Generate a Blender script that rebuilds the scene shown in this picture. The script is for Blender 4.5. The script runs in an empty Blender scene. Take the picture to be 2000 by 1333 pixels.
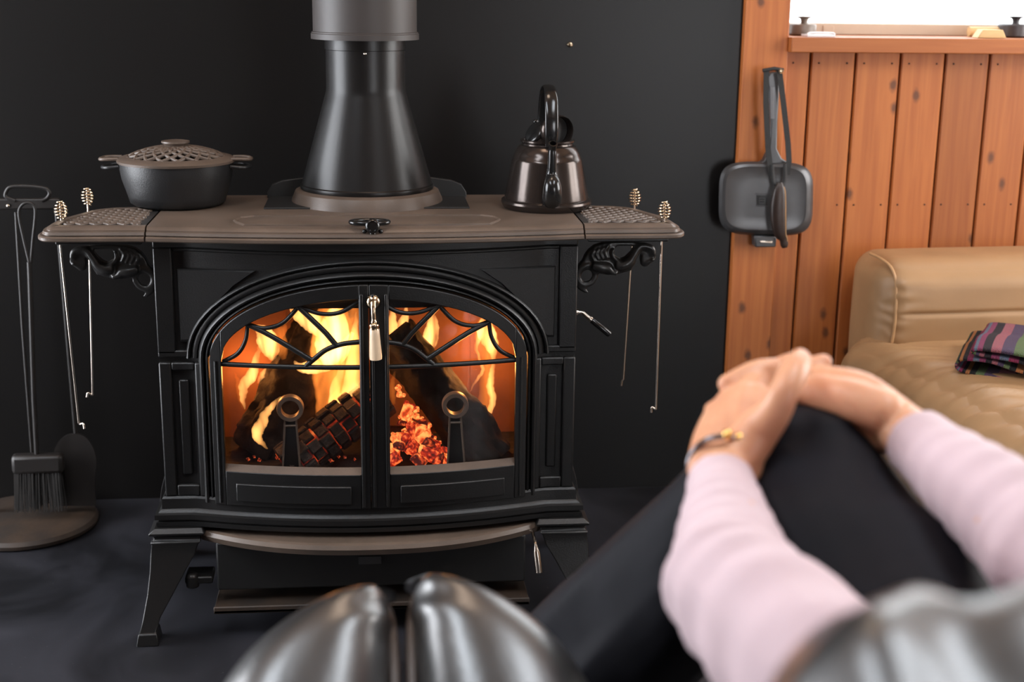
import bpy, bmesh, math, random
from mathutils import Vector, Matrix, noise
random.seed(7)
PI = math.pi
scene = bpy.context.scene
COL = scene.collection

# ---------------------------------------------------------------- camera
CAM = Vector((0, 0, 1.18)); FPX = 2718.38; PITCH = .2536; YAW = .1003; ROLL = .0125
_fw = Vector((math.sin(YAW)*math.cos(PITCH), math.cos(YAW)*math.cos(PITCH), -math.sin(PITCH)))
_r0 = Vector((math.cos(YAW), -math.sin(YAW), 0)); _u0 = _r0.cross(_fw)
_rt = _r0*math.cos(ROLL) + _u0*math.sin(ROLL); _up = _u0*math.cos(ROLL) - _r0*math.sin(ROLL)
cd = bpy.data.cameras.new('camera'); cam = bpy.data.objects.new('camera', cd); COL.objects.link(cam)
cam.matrix_world = Matrix(((_rt.x, _up.x, -_fw.x, CAM.x), (_rt.y, _up.y, -_fw.y, CAM.y), (_rt.z, _up.z, -_fw.z, CAM.z), (0, 0, 0, 1)))
cd.sensor_width = 36; cd.lens = FPX/2000*36; cd.clip_start = .02
cd.dof.use_dof = True; cd.dof.focus_distance = 2.42; cd.dof.aperture_fstop = 4.0  
scene.camera = cam
def _ray(px, py): return _fw*FPX + _rt*(px-1000) - _up*(py-666.5)
def at(px, py, y): d = _ray(px, py); return CAM + d*(y/d.y)          # point of the vertical plane at distance y
def atz(px, py, z): d = _ray(px, py); return CAM + d*((z-CAM.z)/d.z) # point at height z
def atd(px, py, dep): return CAM + _ray(px, py)*(dep/FPX)            # point at depth dep

# ---------------------------------------------------------------- world, lights, exposure
w = bpy.data.worlds.new('world'); scene.world = w; w.use_nodes = True
bg = w.node_tree.nodes['Background']; bg.inputs[0].default_value = (.93, .97, 1, 1); bg.inputs[1].default_value = 5.0
scene.view_settings.view_transform = 'Standard'; scene.view_settings.look = 'None'
scene.view_settings.exposure = 0.0; scene.view_settings.gamma = 1.0; scene.view_settings.use_curve_mapping = False
scene.cycles.use_denoising = True
scene.cycles.max_bounces = 8; scene.cycles.transparent_max_bounces = 24
def area(name, loc, aim, sx, sy, power, col):
    l = bpy.data.lights.new(name, 'AREA'); l.shape = 'RECTANGLE'; l.size = sx; l.size_y = sy; l.energy = power; l.color = col
    o = bpy.data.objects.new(name, l); COL.objects.link(o); o.location = loc
    o.rotation_euler = (Vector(aim)-Vector(loc)).to_track_quat('-Z', 'Y').to_euler(); return o
RX0, RX1, RY0, RY1, RZ = -2.3, 2.7, -2.2, 3.116, 2.6
# daylight that comes in through the windows of the left and right walls
area('daylight_left', (RX0-.04, 2.28, 1.03), (RX0+1, 2.28, 1.03), 1.4, 1.9, 95, (.90, .93, 1))
area('daylight_right', (RX1+.04, 2.25, 1.40), (RX1-1, 2.25, 1.40), 1.3, 1.4, 50, (1, .96, .93))
area('daylight_front', (2.05, RY0-.04, 1.0), (2.05, RY0+1, 1.0), 1.1, 1.5, 32, (.95, .96, 1))
# daylight through the two roof lights
area('skylight_left', (-.97, 1.0, RZ+.07), (-.97, 1.0, 0), .6, 1.3, 28, (.82, .90, 1))
area('skylight_right', (1.06, 1.0, RZ+.07), (1.06, 1.0, 0), .6, 1.3, 25, (.86, .92, 1))
# ceiling lamp of the room
area('ceiling_glow', (.1, 2.25, 2.50), (.1, 2.25, 0), .4, .4, 6, (1, .76, .58))

# ---------------------------------------------------------------- materials
MATS = {}
def mat(name, col, rough=.5, metal=0, var=.25, scale=30, bump=.0, bscale=200, spec=.5, sss=0, coat=0, stretch=(1, 1, 1), col2=None, sheen=0):
    if name in MATS: return MATS[name]
    m = bpy.data.materials.new(name); m.use_nodes = True; nt = m.node_tree; N = nt.nodes; L = nt.links
    p = N['Principled BSDF']; tc = N.new('ShaderNodeTexCoord'); mp = N.new('ShaderNodeMapping'); mp.inputs['Scale'].default_value = stretch
    L.new(tc.outputs['Object'], mp.inputs[0])
    n = N.new('ShaderNodeTexNoise'); n.inputs['Scale'].default_value = scale; n.inputs['Detail'].default_value = 5; L.new(mp.outputs[0], n.inputs['Vector'])
    r = N.new('ShaderNodeValToRGB'); c2 = col2 or tuple(c*(1-var) for c in col)
    r.color_ramp.elements[0].position = .3; r.color_ramp.elements[1].position = .7
    r.color_ramp.elements[0].color = (*c2, 1); r.color_ramp.elements[1].color = (*col, 1)
    L.new(n.outputs[0], r.inputs[0]); L.new(r.outputs[0], p.inputs['Base Color'])
    p.inputs['Roughness'].default_value = rough; p.inputs['Metallic'].default_value = metal
    p.inputs['Specular IOR Level'].default_value = spec
    if sss:
        p.inputs['Subsurface Weight'].default_value = sss; p.inputs['Subsurface Radius'].default_value = (.012, .004, .002); p.inputs['Subsurface Scale'].default_value = 1
    if coat: p.inputs['Coat Weight'].default_value = coat; p.inputs['Coat Roughness'].default_value = .15
    if sheen: p.inputs['Sheen Weight'].default_value = sheen
    if bump:
        b = N.new('ShaderNodeBump'); b.inputs['Strength'].default_value = bump; b.inputs['Distance'].default_value = .004
        n2 = N.new('ShaderNodeTexNoise'); n2.inputs['Scale'].default_value = bscale; n2.inputs['Detail'].default_value = 4
        L.new(mp.outputs[0], n2.inputs['Vector']); L.new(n2.outputs[0], b.inputs['Height']); L.new(b.outputs[0], p.inputs['Normal'])
    MATS[name] = m; return m
def nodes_of(m): return m.node_tree.nodes, m.node_tree.links

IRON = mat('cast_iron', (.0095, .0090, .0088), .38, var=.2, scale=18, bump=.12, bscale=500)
IRON_TOP = mat('lit_seasoned_iron', (.125, .090, .068), .40, var=.3, scale=14, bump=.10, bscale=500)  # heat-browned iron, lightened so the colour also carries light from above
IRON_POT = mat('pot_iron', (.016, .016, .0165), .40, var=.2, scale=20, bump=.10, bscale=400)
PIPE = mat('stove_pipe_enamel', (.008, .007, .0066), .33, var=.15, scale=8, bump=.03, bscale=300, spec=.36)
PIPE_UP = mat('upper_pipe_enamel', (.045, .037, .034), .5, var=.1, scale=8)
BLACK = mat('black_steel', (.012, .012, .012), .5, var=.2)
GLOSSBLACK = mat('gloss_black', (.010, .010, .010), .18, var=.1)
WALLBLACK = mat('black_wall_paint', (.0046, .0040, .0037), .38, var=.12, scale=3, bump=.03, bscale=60, spec=.32)
NICKEL = mat('nickel', (.78, .68, .58), .22, metal=1, var=.1)
BRASS = mat('brass', (.80, .62, .42), .2, metal=1, var=.15, scale=60)
KETTLE = mat('kettle_enamel', (.062, .049, .043), .20, metal=.7, var=.2, scale=10, bump=.02, bscale=120)
IVORY = mat('ivory_porcelain', (.83, .62, .42), .3, var=.1, coat=.5)
LEATHER = mat('black_leather', (.014, .013, .0130), .36, var=.2, scale=40, bump=.08, bscale=90, spec=1.0, coat=.7)
LEATHER.node_tree.nodes['Principled BSDF'].inputs['Coat Roughness'].default_value = .30
TAN = mat('tan_leather', (.40, .235, .115), .42, var=.10, scale=9, bump=.16, bscale=24, stretch=(1, 1.6, 1))
TANPIPE = mat('tan_piping', (.52, .30, .14), .45, var=.1)
SKIN = mat('skin', (.74, .385, .225), .42, var=.12, scale=25, bump=.06, bscale=160, sss=.15, col2=(.62, .275, .155))
SHIRT = mat('pink_shirt', (.62, .46, .495), .75, var=.05, scale=15, bump=.10, bscale=35, sheen=.2)
TROUSER = mat('charcoal_trousers', (.008, .008, .0115), .7, var=.2, scale=12, bump=.15, bscale=14, spec=.16)
BEIGE = mat('beige_frame', (.62, .50, .38), .5, var=.06)
JARM = mat('jar_brown', (.20, .16, .13), .4, var=.1)
WHITE = mat('white_china', (.8, .8, .82), .25, var=.03)
PINE = mat('light_pine', (.72, .48, .22), .5, var=.2, scale=20, stretch=(1, 6, 6))
BRISTLE = mat('bristle', (.018, .015, .013), .8, var=.4)
TOOLIRON = mat('tool_iron', (.018, .015, .0135), .42, var=.25)
WORN = mat('worn_brown_iron', (.05, .030, .018), .6, col2=(.018, .014, .012), scale=14, bump=.2, bscale=40)
CHAR = mat('charred_bark', (.022, .013, .010), .85, col2=(.008, .006, .005), scale=30, bump=.9, bscale=45)
BRICK = mat('firebrick', (.26, .105, .055), .85, col2=(.15, .06, .035), scale=12, bump=.3, bscale=40)
GUNMETAL = mat('pan_coating', (.075, .073, .075), .30, var=.15, metal=.3)
STRAP = mat('strap_webbing', (.022, .022, .022), .7, var=.2, bump=.2, bscale=300)
POUCH = mat('brown_leather', (.035, .020, .015), .4, var=.3)
BRONZE = mat('bracelet_metal', (.25, .24, .26), .25, metal=1, var=.1)
GOLD = mat('gold_bead', (.95, .60, .20), .18, metal=1, var=.1)

def wood_mat(name, c1, c2, knot=True, axis='z'):
    m = bpy.data.materials.new(name); m.use_nodes = True; N, L = nodes_of(m); p = N['Principled BSDF']
    tc = N.new('ShaderNodeTexCoord'); oi = N.new('ShaderNodeObjectInfo')
    off = N.new('ShaderNodeVectorMath'); off.operation = 'SCALE'; off.inputs[0].default_value = (7.3, 5.1, 9.7); L.new(oi.outputs['Random'], off.inputs['Scale'])
    ad = N.new('ShaderNodeVectorMath'); ad.operation = 'ADD'; L.new(tc.outputs['Object'], ad.inputs[0]); L.new(off.outputs[0], ad.inputs[1])
    mp = N.new('ShaderNodeMapping'); mp.inputs['Scale'].default_value = (28, 28, 1.1) if axis == 'z' else (1.1, 28, 28); L.new(ad.outputs[0], mp.inputs[0])
    n = N.new('ShaderNodeTexNoise'); n.inputs['Scale'].default_value = 3; n.inputs['Detail'].default_value = 6; n.inputs['Distortion'].default_value = .5; L.new(mp.outputs[0], n.inputs['Vector'])
    r = N.new('ShaderNodeValToRGB'); r.color_ramp.elements[0].position = .25; r.color_ramp.elements[1].position = .75
    r.color_ramp.elements[0].color = (*c2, 1); r.color_ramp.elements[1].color = (*c1, 1); L.new(n.outputs[0], r.inputs[0])
    # each board has its own tone
    hs = N.new('ShaderNodeHueSaturation'); mr = N.new('ShaderNodeMapRange'); mr.inputs['To Min'].default_value = .82; mr.inputs['To Max'].default_value = 1.15
    L.new(oi.outputs['Random'], mr.inputs[0]); L.new(mr.outputs[0], hs.inputs['Value']); L.new(r.outputs[0], hs.inputs['Color'])
    out = hs.outputs[0]
    if knot:
        sxz = N.new('ShaderNodeSeparateXYZ'); L.new(ad.outputs[0], sxz.inputs[0]); cmb = N.new('ShaderNodeCombineXYZ'); L.new(sxz.outputs[0], cmb.inputs[0]); L.new(sxz.outputs[2], cmb.inputs[1])
        mk = N.new('ShaderNodeMapping'); mk.inputs['Scale'].default_value = (11, 6.5, 1); L.new(cmb.outputs[0], mk.inputs[0])
        wn = N.new('ShaderNodeTexNoise'); wn.inputs['Scale'].default_value = 60; L.new(tc.outputs['Object'], wn.inputs['Vector'])
        v = N.new('ShaderNodeTexVoronoi'); v.voronoi_dimensions = '2D'; v.inputs['Scale'].default_value = 1; L.new(mk.outputs[0], v.inputs['Vector'])
        sb = N.new('ShaderNodeMath'); sb.operation = 'MULTIPLY_ADD'; sb.inputs[1].default_value = .10; L.new(wn.outputs[0], sb.inputs[0]); L.new(v.outputs['Distance'], sb.inputs[2])
        kr = N.new('ShaderNodeValToRGB'); e = kr.color_ramp.elements; e[0].position = .09; e[0].color = (1, 1, 1, 1); e[1].position = .17; e[1].color = (0, 0, 0, 1)
        L.new(sb.outputs[0], kr.inputs[0])
        # only some cells carry a knot
        gt = N.new('ShaderNodeMath'); gt.operation = 'GREATER_THAN'; gt.inputs[1].default_value = .45
        sx = N.new('ShaderNodeSeparateColor'); L.new(v.outputs['Color'], sx.inputs[0]); L.new(sx.outputs[0], gt.inputs[0])
        ml = N.new('ShaderNodeMath'); ml.operation = 'MULTIPLY'; L.new(kr.outputs[0], ml.inputs[0]); L.new(gt.outputs[0], ml.inputs[1])
        m2 = N.new('ShaderNodeMath'); m2.operation = 'MULTIPLY'; m2.inputs[1].default_value = .8; L.new(ml.outputs[0], m2.inputs[0])
        mx = N.new('ShaderNodeMix'); mx.data_type = 'RGBA'; L.new(m2.outputs[0], mx.inputs['Factor']); L.new(out, mx.inputs['A']); mx.inputs['B'].default_value = (.07, .025, .012, 1)
        out = mx.outputs['Result']
    L.new(out, p.inputs['Base Color']); p.inputs['Roughness'].default_value = .48
    b = N.new('ShaderNodeBump'); b.inputs['Strength'].default_value = .12; b.inputs['Distance'].default_value = .003; L.new(n.outputs[0], b.inputs['Height']); L.new(b.outputs[0], p.inputs['Normal'])
    return m
WOOD = wood_mat('cedar_boards', (.46, .150, .036), (.33, .090, .020))
WOODH = wood_mat('cedar_rail', (.46, .152, .038), (.35, .098, .022), knot=False, axis='x')
CEILW = wood_mat('ceiling_boards', (.36, .20, .10), (.28, .14, .06), knot=False, axis='x')
DARKGAP = mat('board_gap', (.03, .012, .006), .8)
DARKROOM = mat('stained_wall_boards', (.16, .085, .045), .6, var=.2, scale=4)

def floor_mat():
    m = bpy.data.materials.new('dark_slate_floor'); m.use_nodes = True; N, L = nodes_of(m); p = N['Principled BSDF']
    tc = N.new('ShaderNodeTexCoord')
    n = N.new('ShaderNodeTexNoise'); n.inputs['Scale'].default_value = 2.2; n.inputs['Detail'].default_value = 8; n.inputs['Distortion'].default_value = 1.6; L.new(tc.outputs['Object'], n.inputs['Vector'])
    r = N.new('ShaderNodeValToRGB'); e = r.color_ramp.elements; e[0].position = .40; e[0].color = (.007, .007, .009, 1); e[1].position = .74; e[1].color = (.040, .040, .049, 1)
    L.new(n.outputs[0], r.inputs[0])
    s = N.new('ShaderNodeTexNoise'); s.inputs['Scale'].default_value = 180; s.inputs['Detail'].default_value = 2; L.new(tc.outputs['Object'], s.inputs['Vector'])
    sr = N.new('ShaderNodeValToRGB'); sr.color_ramp.elements[0].position = .74; sr.color_ramp.elements[1].position = .80; L.new(s.outputs[0], sr.inputs[0])
    mx = N.new('ShaderNodeMix'); mx.data_type = 'RGBA'; L.new(sr.outputs[0], mx.inputs['Factor']); L.new(r.outputs[0], mx.inputs['A']); mx.inputs['B'].default_value = (.16, .15, .15, 1)
    L.new(mx.outputs['Result'], p.inputs['Base Color']); p.inputs['Roughness'].default_value = .42
    b = N.new('ShaderNodeBump'); b.inputs['Strength'].default_value = .25; b.inputs['Distance'].default_value = .004; L.new(n.outputs[0], b.inputs['Height']); L.new(b.outputs[0], p.inputs['Normal'])
    return m
FLOOR = floor_mat()

def glass_mat(name, refl=.06):
    m = bpy.data.materials.new(name); m.use_nodes = True; N, L = nodes_of(m); N.remove(N['Principled BSDF'])
    t = N.new('ShaderNodeBsdfTransparent'); g = N.new('ShaderNodeBsdfGlossy'); g.inputs['Roughness'].default_value = .05
    mx = N.new('ShaderNodeMixShader'); n = N.new('ShaderNodeTexNoise'); n.inputs['Scale'].default_value = 3
    mr = N.new('ShaderNodeMapRange'); mr.inputs['To Min'].default_value = refl*.7; mr.inputs['To Max'].default_value = refl*1.3
    L.new(n.outputs[0], mr.inputs[0]); L.new(mr.outputs[0], mx.inputs[0]); L.new(t.outputs[0], mx.inputs[1]); L.new(g.outputs[0], mx.inputs[2])
    L.new(mx.outputs[0], N['Material Output'].inputs['Surface']); return m
WAFFLE = mat('waffle_shade', (.02, .017, .015), .5, var=.2)  # darker than the ribs: shade of the shelf recesses put into the colour
GLASS = glass_mat('stove_glass', .035); WGLASS = glass_mat('window_glass', .05)

def flame_mat(name, col, dens, nscale=26):
    m = bpy.data.materials.new(name); m.use_nodes = True; N, L = nodes_of(m); N.remove(N['Principled BSDF'])
    e = N.new('ShaderNodeEmission'); e.inputs['Color'].default_value = (*col, 1)
    tc = N.new('ShaderNodeTexCoord'); mp = N.new('ShaderNodeMapping'); mp.inputs['Scale'].default_value = (1, 1, .28)
    n = N.new('ShaderNodeTexNoise'); n.inputs['Scale'].default_value = nscale; n.inputs['Detail'].default_value = 2; n.inputs['Distortion'].default_value = .8
    r = N.new('ShaderNodeMapRange'); r.inputs['From Min'].default_value = .36; r.inputs['From Max'].default_value = .66; r.inputs['To Min'].default_value = dens*.10; r.inputs['To Max'].default_value = dens
    L.new(tc.outputs['Object'], mp.inputs[0]); L.new(mp.outputs[0], n.inputs['Vector']); L.new(n.outputs[0], r.inputs[0]); L.new(r.outputs[0], e.inputs['Strength'])
    L.new(e.outputs[0], N['Material Output'].inputs['Volume']); return m
FLAME = flame_mat('flame_orange', (1, .25, .035), 75)
FLAMEHOT = flame_mat('flame_yellow', (1, .43, .115), 330)

def ember_mat(name, lo, hi, strength, base=(.02, .012, .01), scale=38, col1=(1, .10, .02), col2=(1, .34, .08), crack=False):
    m = bpy.data.materials.new(name); m.use_nodes = True; N, L = nodes_of(m); p = N['Principled BSDF']
    tc = N.new('ShaderNodeTexCoord'); n = N.new('ShaderNodeTexNoise'); n.inputs['Scale'].default_value = scale; n.inputs['Detail'].default_value = 4
    L.new(tc.outputs['Object'], n.inputs['Vector'])
    r = N.new('ShaderNodeValToRGB'); e = r.color_ramp.elements; e[0].position = lo; e[0].color = (.05, .003, .002, 1); e[1].position = hi; e[1].color = (*col2, 1)
    k = e.new((lo+hi)/2); k.color = tuple(c*.55 for c in col1) + (1,)
    L.new(n.outputs[0], r.inputs[0]); L.new(r.outputs[0], p.inputs['Emission Color']); p.inputs['Emission Strength'].default_value = strength
    p.inputs['Base Color'].default_value = (*base, 1); p.inputs['Roughness'].default_value = .9
    b = N.new('ShaderNodeBump'); b.inputs['Strength'].default_value = .6; b.inputs['Distance'].default_value = .006; L.new(n.outputs[0], b.inputs['Height']); L.new(b.outputs[0], p.inputs['Normal'])
    return m
EMBER = ember_mat('glowing_coal', .40, .66, 1.1, col1=(.9, .09, .03), col2=(1, .30, .11), scale=55)
EMBERDIM = ember_mat('fading_coal', .48, .74, 1.2, scale=1.6)
COALHOT = ember_mat('hot_coal', .26, .60, 1.8, col1=(.9, .08, .014), col2=(1, .30, .07), scale=1.0)
COALRED = ember_mat('red_coal', .34, .66, 1.4, col1=(.7, .03, .008), col2=(1, .17, .04), scale=1.8)

# ---------------------------------------------------------------- mesh helpers
def cr(pts, n=6, closed=False):
    """Catmull-Rom resampling of a list of equal-length tuples."""
    P = [Vector(p) for p in pts]; out = []; m = len(P)
    rng = range(m if closed else m-1)
    for i in rng:
        if closed: a, b, c, d = P[(i-1) % m], P[i], P[(i+1) % m], P[(i+2) % m]
        else: b, c = P[i], P[i+1]; a = P[i-1] if i > 0 else b*2-c; d = P[i+2] if i+2 < m else c*2-b
        for k in range(n):
            t = k/n; out.append(((b*2) + (c-a)*t + (a*2-b*5+c*4-d)*t*t + (b*3-a-c*3+d)*t**3)*.5)
    if not closed: out.append(P[-1].copy())
    return out
def crn(pts, n=6):
    """as cr, for tuples of any length"""
    m = len(pts); out = []; k = len(pts[0])
    for i in range(m-1):
        b, c = pts[i], pts[i+1]
        a = pts[i-1] if i > 0 else tuple(2*b[j]-c[j] for j in range(k)); d = pts[i+2] if i+2 < m else tuple(2*c[j]-b[j] for j in range(k))
        for s in range(n):
            t = s/n
            out.append(tuple(.5*(2*b[j]+(c[j]-a[j])*t+(2*a[j]-5*b[j]+4*c[j]-d[j])*t*t+(3*b[j]-a[j]-3*c[j]+d[j])*t**3) for j in range(k)))
    out.append(tuple(pts[-1])); return out

class B:
    def __init__(s): s.v = []; s.f = []
    def add(s, vs, fs):
        o = len(s.v); s.v += [Vector(v) for v in vs]; s.f += [tuple(i+o for i in f) for f in fs]; return s
    def rings(s, R, caps=True, closed=False, loop=True):
        n = len(R[0]); vs = [p for r in R for p in r]; fs = []
        m = len(R)
        for i in range(m if closed else m-1):
            for j in range(n if loop else n-1):
                fs.append((i*n+j, i*n+(j+1) % n, ((i+1) % m)*n+(j+1) % n, ((i+1) % m)*n+j))
        if caps and not closed: fs += [tuple(reversed(range(n))), tuple((m-1)*n+j for j in range(n))]
        return s.add(vs, fs)
    def box(s, c, d, R=None):
        c = Vector(c); h = Vector(d)/2; vs = []
        for z in (-1, 1):
            for (x, y) in ((-1, -1), (1, -1), (1, 1), (-1, 1)):
                p = Vector((x*h.x, y*h.y, z*h.z)); vs.append(c + (R @ p if R else p))
        return s.add(vs, [(3, 2, 1, 0), (4, 5, 6, 7), (0, 1, 5, 4), (1, 2, 6, 5), (2, 3, 7, 6), (3, 0, 4, 7)])
    def box2(s, a, b): a, b = Vector(a), Vector(b); return s.box((a+b)/2, (abs(b.x-a.x), abs(b.y-a.y), abs(b.z-a.z)))
    def tube(s, path, r, n=10, caps=True, closed=False, flat=None, upv=None):
        P = [Vector(p) for p in path]; m = len(P); R = []
        rad = r if isinstance(r, (list, tuple)) else [r]*m
        prev = None
        for i in range(m):
            if closed: t = P[(i+1) % m]-P[i-1]
            else: t = P[min(i+1, m-1)]-P[max(i-1, 0)]
            if t.length < 1e-9: t = Vector((0, 0, 1))
            t.normalize()
            if prev is None:
                u = Vector(upv) if upv else (Vector((0, 0, 1)) if abs(t.z) < .9 else Vector((0, 1, 0)))
            else: u = Vector(upv) if upv else prev
            u = u-t*u.dot(t)
            if u.length < 1e-6: u = t.orthogonal()
            u.normalize(); v = t.cross(u); prev = u
            a, b = rad[i], rad[i]*(flat or 1)
            R.append([P[i]+u*(b*math.cos(2*PI*k/n))+v*(a*math.sin(2*PI*k/n)) for k in range(n)])
        return s.rings(R, caps, closed)
    def lathe(s, prof, c=(0, 0, 0), n=40, axis=None, closed=False):
        c = Vector(c); R = []
        for (r, z) in prof:
            r = max(r, 1e-4)
            R.append([Vector((r*math.cos(2*PI*k/n), r*math.sin(2*PI*k/n), z)) for k in range(n)])
        if axis is not None:
            q = Vector((0, 0, 1)).rotation_difference(Vector(axis)); R = [[q @ p for p in r] for r in R]
        return s.rings([[p+c for p in r] for r in R], True, closed)
    def prism(s, poly, y0, y1):
        """polygon in x,z extruded from y0 to y1"""
        n = len(poly); vs = [(x, y0, z) for x, z in poly]+[(x, y1, z) for x, z in poly]
        return s.add(vs, [tuple(range(n)), tuple(reversed(range(n, 2*n)))]+[(i, n+i, n+(i+1) % n, (i+1) % n) for i in range(n)])
    def slab(s, poly, z0, z1):
        """polygon in x,y extruded from z0 to z1"""
        n = len(poly); vs = [(x, y, z0) for x, y in poly]+[(x, y, z1) for x, y in poly]
        return s.add(vs, [tuple(reversed(range(n))), tuple(range(n, 2*n))]+[(i, (i+1) % n, n+(i+1) % n, n+i) for i in range(n)])
    def ell(s, c, r, n=16, m=10, R=None):
        c = Vector(c); Rg = []
        for i in range(m+1):
            a = -PI/2+PI*i/m; ca = max(math.cos(a), 1e-3)
            ring = [Vector((r[0]*ca*math.cos(2*PI*k/n), r[1]*ca*math.sin(2*PI*k/n), r[2]*math.sin(a))) for k in range(n)]
            Rg.append([c+(R @ p if R else p) for p in ring])
        return s.rings(Rg)
    def map(s, fn): s.v = [Vector(fn(v)) for v in s.v]; return s

def wloc(o):
    l = Vector((0, 0, 0))
    while o is not None: l += o.location; o = o.parent
    return l
def obj(name, b, m, parent=None, smooth=40, bevel=0, mods=None):
    me = bpy.data.meshes.new(name)
    xs = [v.x for v in b.v]; ys = [v.y for v in b.v]; zs = [v.z for v in b.v]
    org = Vector(((min(xs)+max(xs))/2, (min(ys)+max(ys))/2, min(zs)))
    me.from_pydata([v-org for v in b.v], [], b.f)
    bm = bmesh.new(); bm.from_mesh(me); bmesh.ops.recalc_face_normals(bm, faces=bm.faces); bm.to_mesh(me); bm.free()
    me.materials.append(m)
    if smooth:
        for p in me.polygons: p.use_smooth = True
        if smooth < 170: me.set_sharp_from_angle(angle=math.radians(smooth))
    o = bpy.data.objects.new(name, me); COL.objects.link(o); o.location = org
    if parent is not None: o.parent = parent; o.location = org-wloc(parent)
    if bevel:
        md = o.modifiers.new('bevel', 'BEVEL'); md.width = bevel; md.segments = 2; md.limit_method = 'ANGLE'; md.angle_limit = math.radians(50)
    return o
def skin(name, b, m, parent=None, voxel=.004, smooth=6, fac=.5):
    """union of overlapping closed shapes into one continuous surface"""
    o = obj(name, b, m, None, 180)
    r = o.modifiers.new('remesh', 'REMESH'); r.mode = 'VOXEL'; r.voxel_size = voxel; r.use_smooth_shade = True
    sm = o.modifiers.new('smooth', 'SMOOTH'); sm.iterations = smooth; sm.factor = fac
    dg = bpy.context.evaluated_depsgraph_get(); dg.update()
    me = bpy.data.meshes.new_from_object(o.evaluated_get(dg)); o.modifiers.clear(); o.data = me; me.name = name
    if not me.materials: me.materials.append(m)
    for p in me.polygons: p.use_smooth = True
    if parent is not None: l = o.location.copy(); o.parent = parent; o.location = l-wloc(parent)
    return o
def tag(o, label, cat, group=None):
    o['label'] = label; o['category'] = cat
    if group: o['group'] = group
    return o
def thing(name, label, cat, loc, group=None):
    o = bpy.data.objects.new(name, None); COL.objects.link(o); o.location = loc; o.empty_display_size = .05
    return tag(o, label, cat, group)
def struct(name, b, m, smooth=0, bevel=0): o = obj(name, b, m, None, smooth, bevel); o['kind'] = 'structure'; return o
def copy_to(o, name, loc, parent=None):
    c = o.copy(); c.name = name; COL.objects.link(c); c.parent = parent; c.location = Vector(loc)-(wloc(parent) if parent else Vector()); return c

# ================================================================= THE ROOM
T = .12
struct('floor', B().box2((RX0-T, RY0-T, -.06), (RX1+T, RY1+.3, 0)), FLOOR)
XE = .8213                                            # where the black wall meets the boarded wall
struct('wall_back', B().box2((RX0-T, RY1, 0), (XE, RY1+.15, RZ)), WALLBLACK)
cl = B(); _x = RX0-T
for _a, _b in ((-1.29, -.65), (.74, 1.38)):
    cl.box2((_x, RY0-T, RZ), (_a, RY1+.3, RZ+.08)).box2((_a, RY0-T, RZ), (_b, .33, RZ+.08)).box2((_a, 1.67, RZ), (_b, RY1+.3, RZ+.08)); _x = _b
struct('ceiling', cl.box2((_x, RY0-T, RZ), (RX1+T, RY1+.3, RZ+.08)), CEILW)
fx0, fx1, fz0, fz1 = 1.47, 2.63, .22, 1.78
struct('wall_front', B().box2((RX0-T, RY0-T, 0), (fx0, RY0, RZ)).box2((fx1, RY0-T, 0), (RX1+T, RY0, RZ)).box2((fx0, RY0-T, 0), (fx1, RY0, fz0)).box2((fx0, RY0-T, fz1), (fx1, RY0, RZ)), DARKROOM)
wd4 = struct('window_4', B().box2((fx0, RY0-.03, fz0), (fx1, RY0+.02, fz0+.05)).box2((fx0, RY0-.03, fz1-.05), (fx1, RY0+.02, fz1)).box2((fx0, RY0-.03, fz0), (fx0+.05, RY0+.02, fz1)).box2((fx1-.05, RY0-.03, fz0), (fx1, RY0+.02, fz1)), BEIGE)
obj('window_pane', B().box2((fx0+.05, RY0-.006, fz0+.05), (fx1-.05, RY0-.002, fz1-.05)), WGLASS, wd4, 0)
def side_wall(name, x0, x1, holes, m):
    b = B(); y = RY0
    for ya, yb, za, zb in holes:
        b.box2((x0, y, 0), (x1, ya, RZ)); y = yb
        if za > 0: b.box2((x0, ya, 0), (x1, yb, za))
        b.box2((x0, ya, zb), (x1, yb, RZ))
    b.box2((x0, y, 0), (x1, RY1, RZ)); return struct(name, b, m)
side_wall('wall_left', RX0-T, RX0, [(1.55, 3.01, .05, 2.01)], DARKROOM)
side_wall('wall_right', RX1, RX1+T, [(1.57, 2.93, .68, 2.12)], DARKROOM)
def side_window(name, x, ya, yb, za, zb):
    f = B(); t = .05
    f.box2((x-.03, ya, za), (x+.03, yb, za+t)).box2((x-.03, ya, zb-t), (x+.03, yb, zb)).box2((x-.03, ya, za), (x+.03, ya+t, zb)).box2((x-.03, yb-t, za), (x+.03, yb, zb))
    f.box2((x-.02, (ya+yb)/2-.03, za), (x+.02, (ya+yb)/2+.03, zb))
    o = struct(name, f, BEIGE)
    obj('window_pane', B().box2((x-.003, ya+t, za+t), (x+.003, yb-t, zb-t)), WGLASS, o, 0)
side_window('window_2', RX0, 1.55, 3.01, .05, 2.01)
side_window('window_3', RX1, 1.57, 2.93, .68, 2.12)
def roof_window(name, x0, x1, y0, y1):
    z0, z1 = RZ-.01, RZ+.05; t = .04
    o = struct(name, B().box2((x0, y0, z0), (x1, y0+t, z1)).box2((x0, y1-t, z0), (x1, y1, z1)).box2((x0, y0, z0), (x0+t, y1, z1)).box2((x1-t, y0, z0), (x1, y1, z1)), BEIGE)
    obj('window_pane', B().box2((x0+t, y0+t, RZ+.02), (x1-t, y1-t, RZ+.026)), WGLASS, o, 0)
roof_window('window_5', -1.29, -.65, .33, 1.67); roof_window('window_6', .74, 1.38, .33, 1.67)

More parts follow.
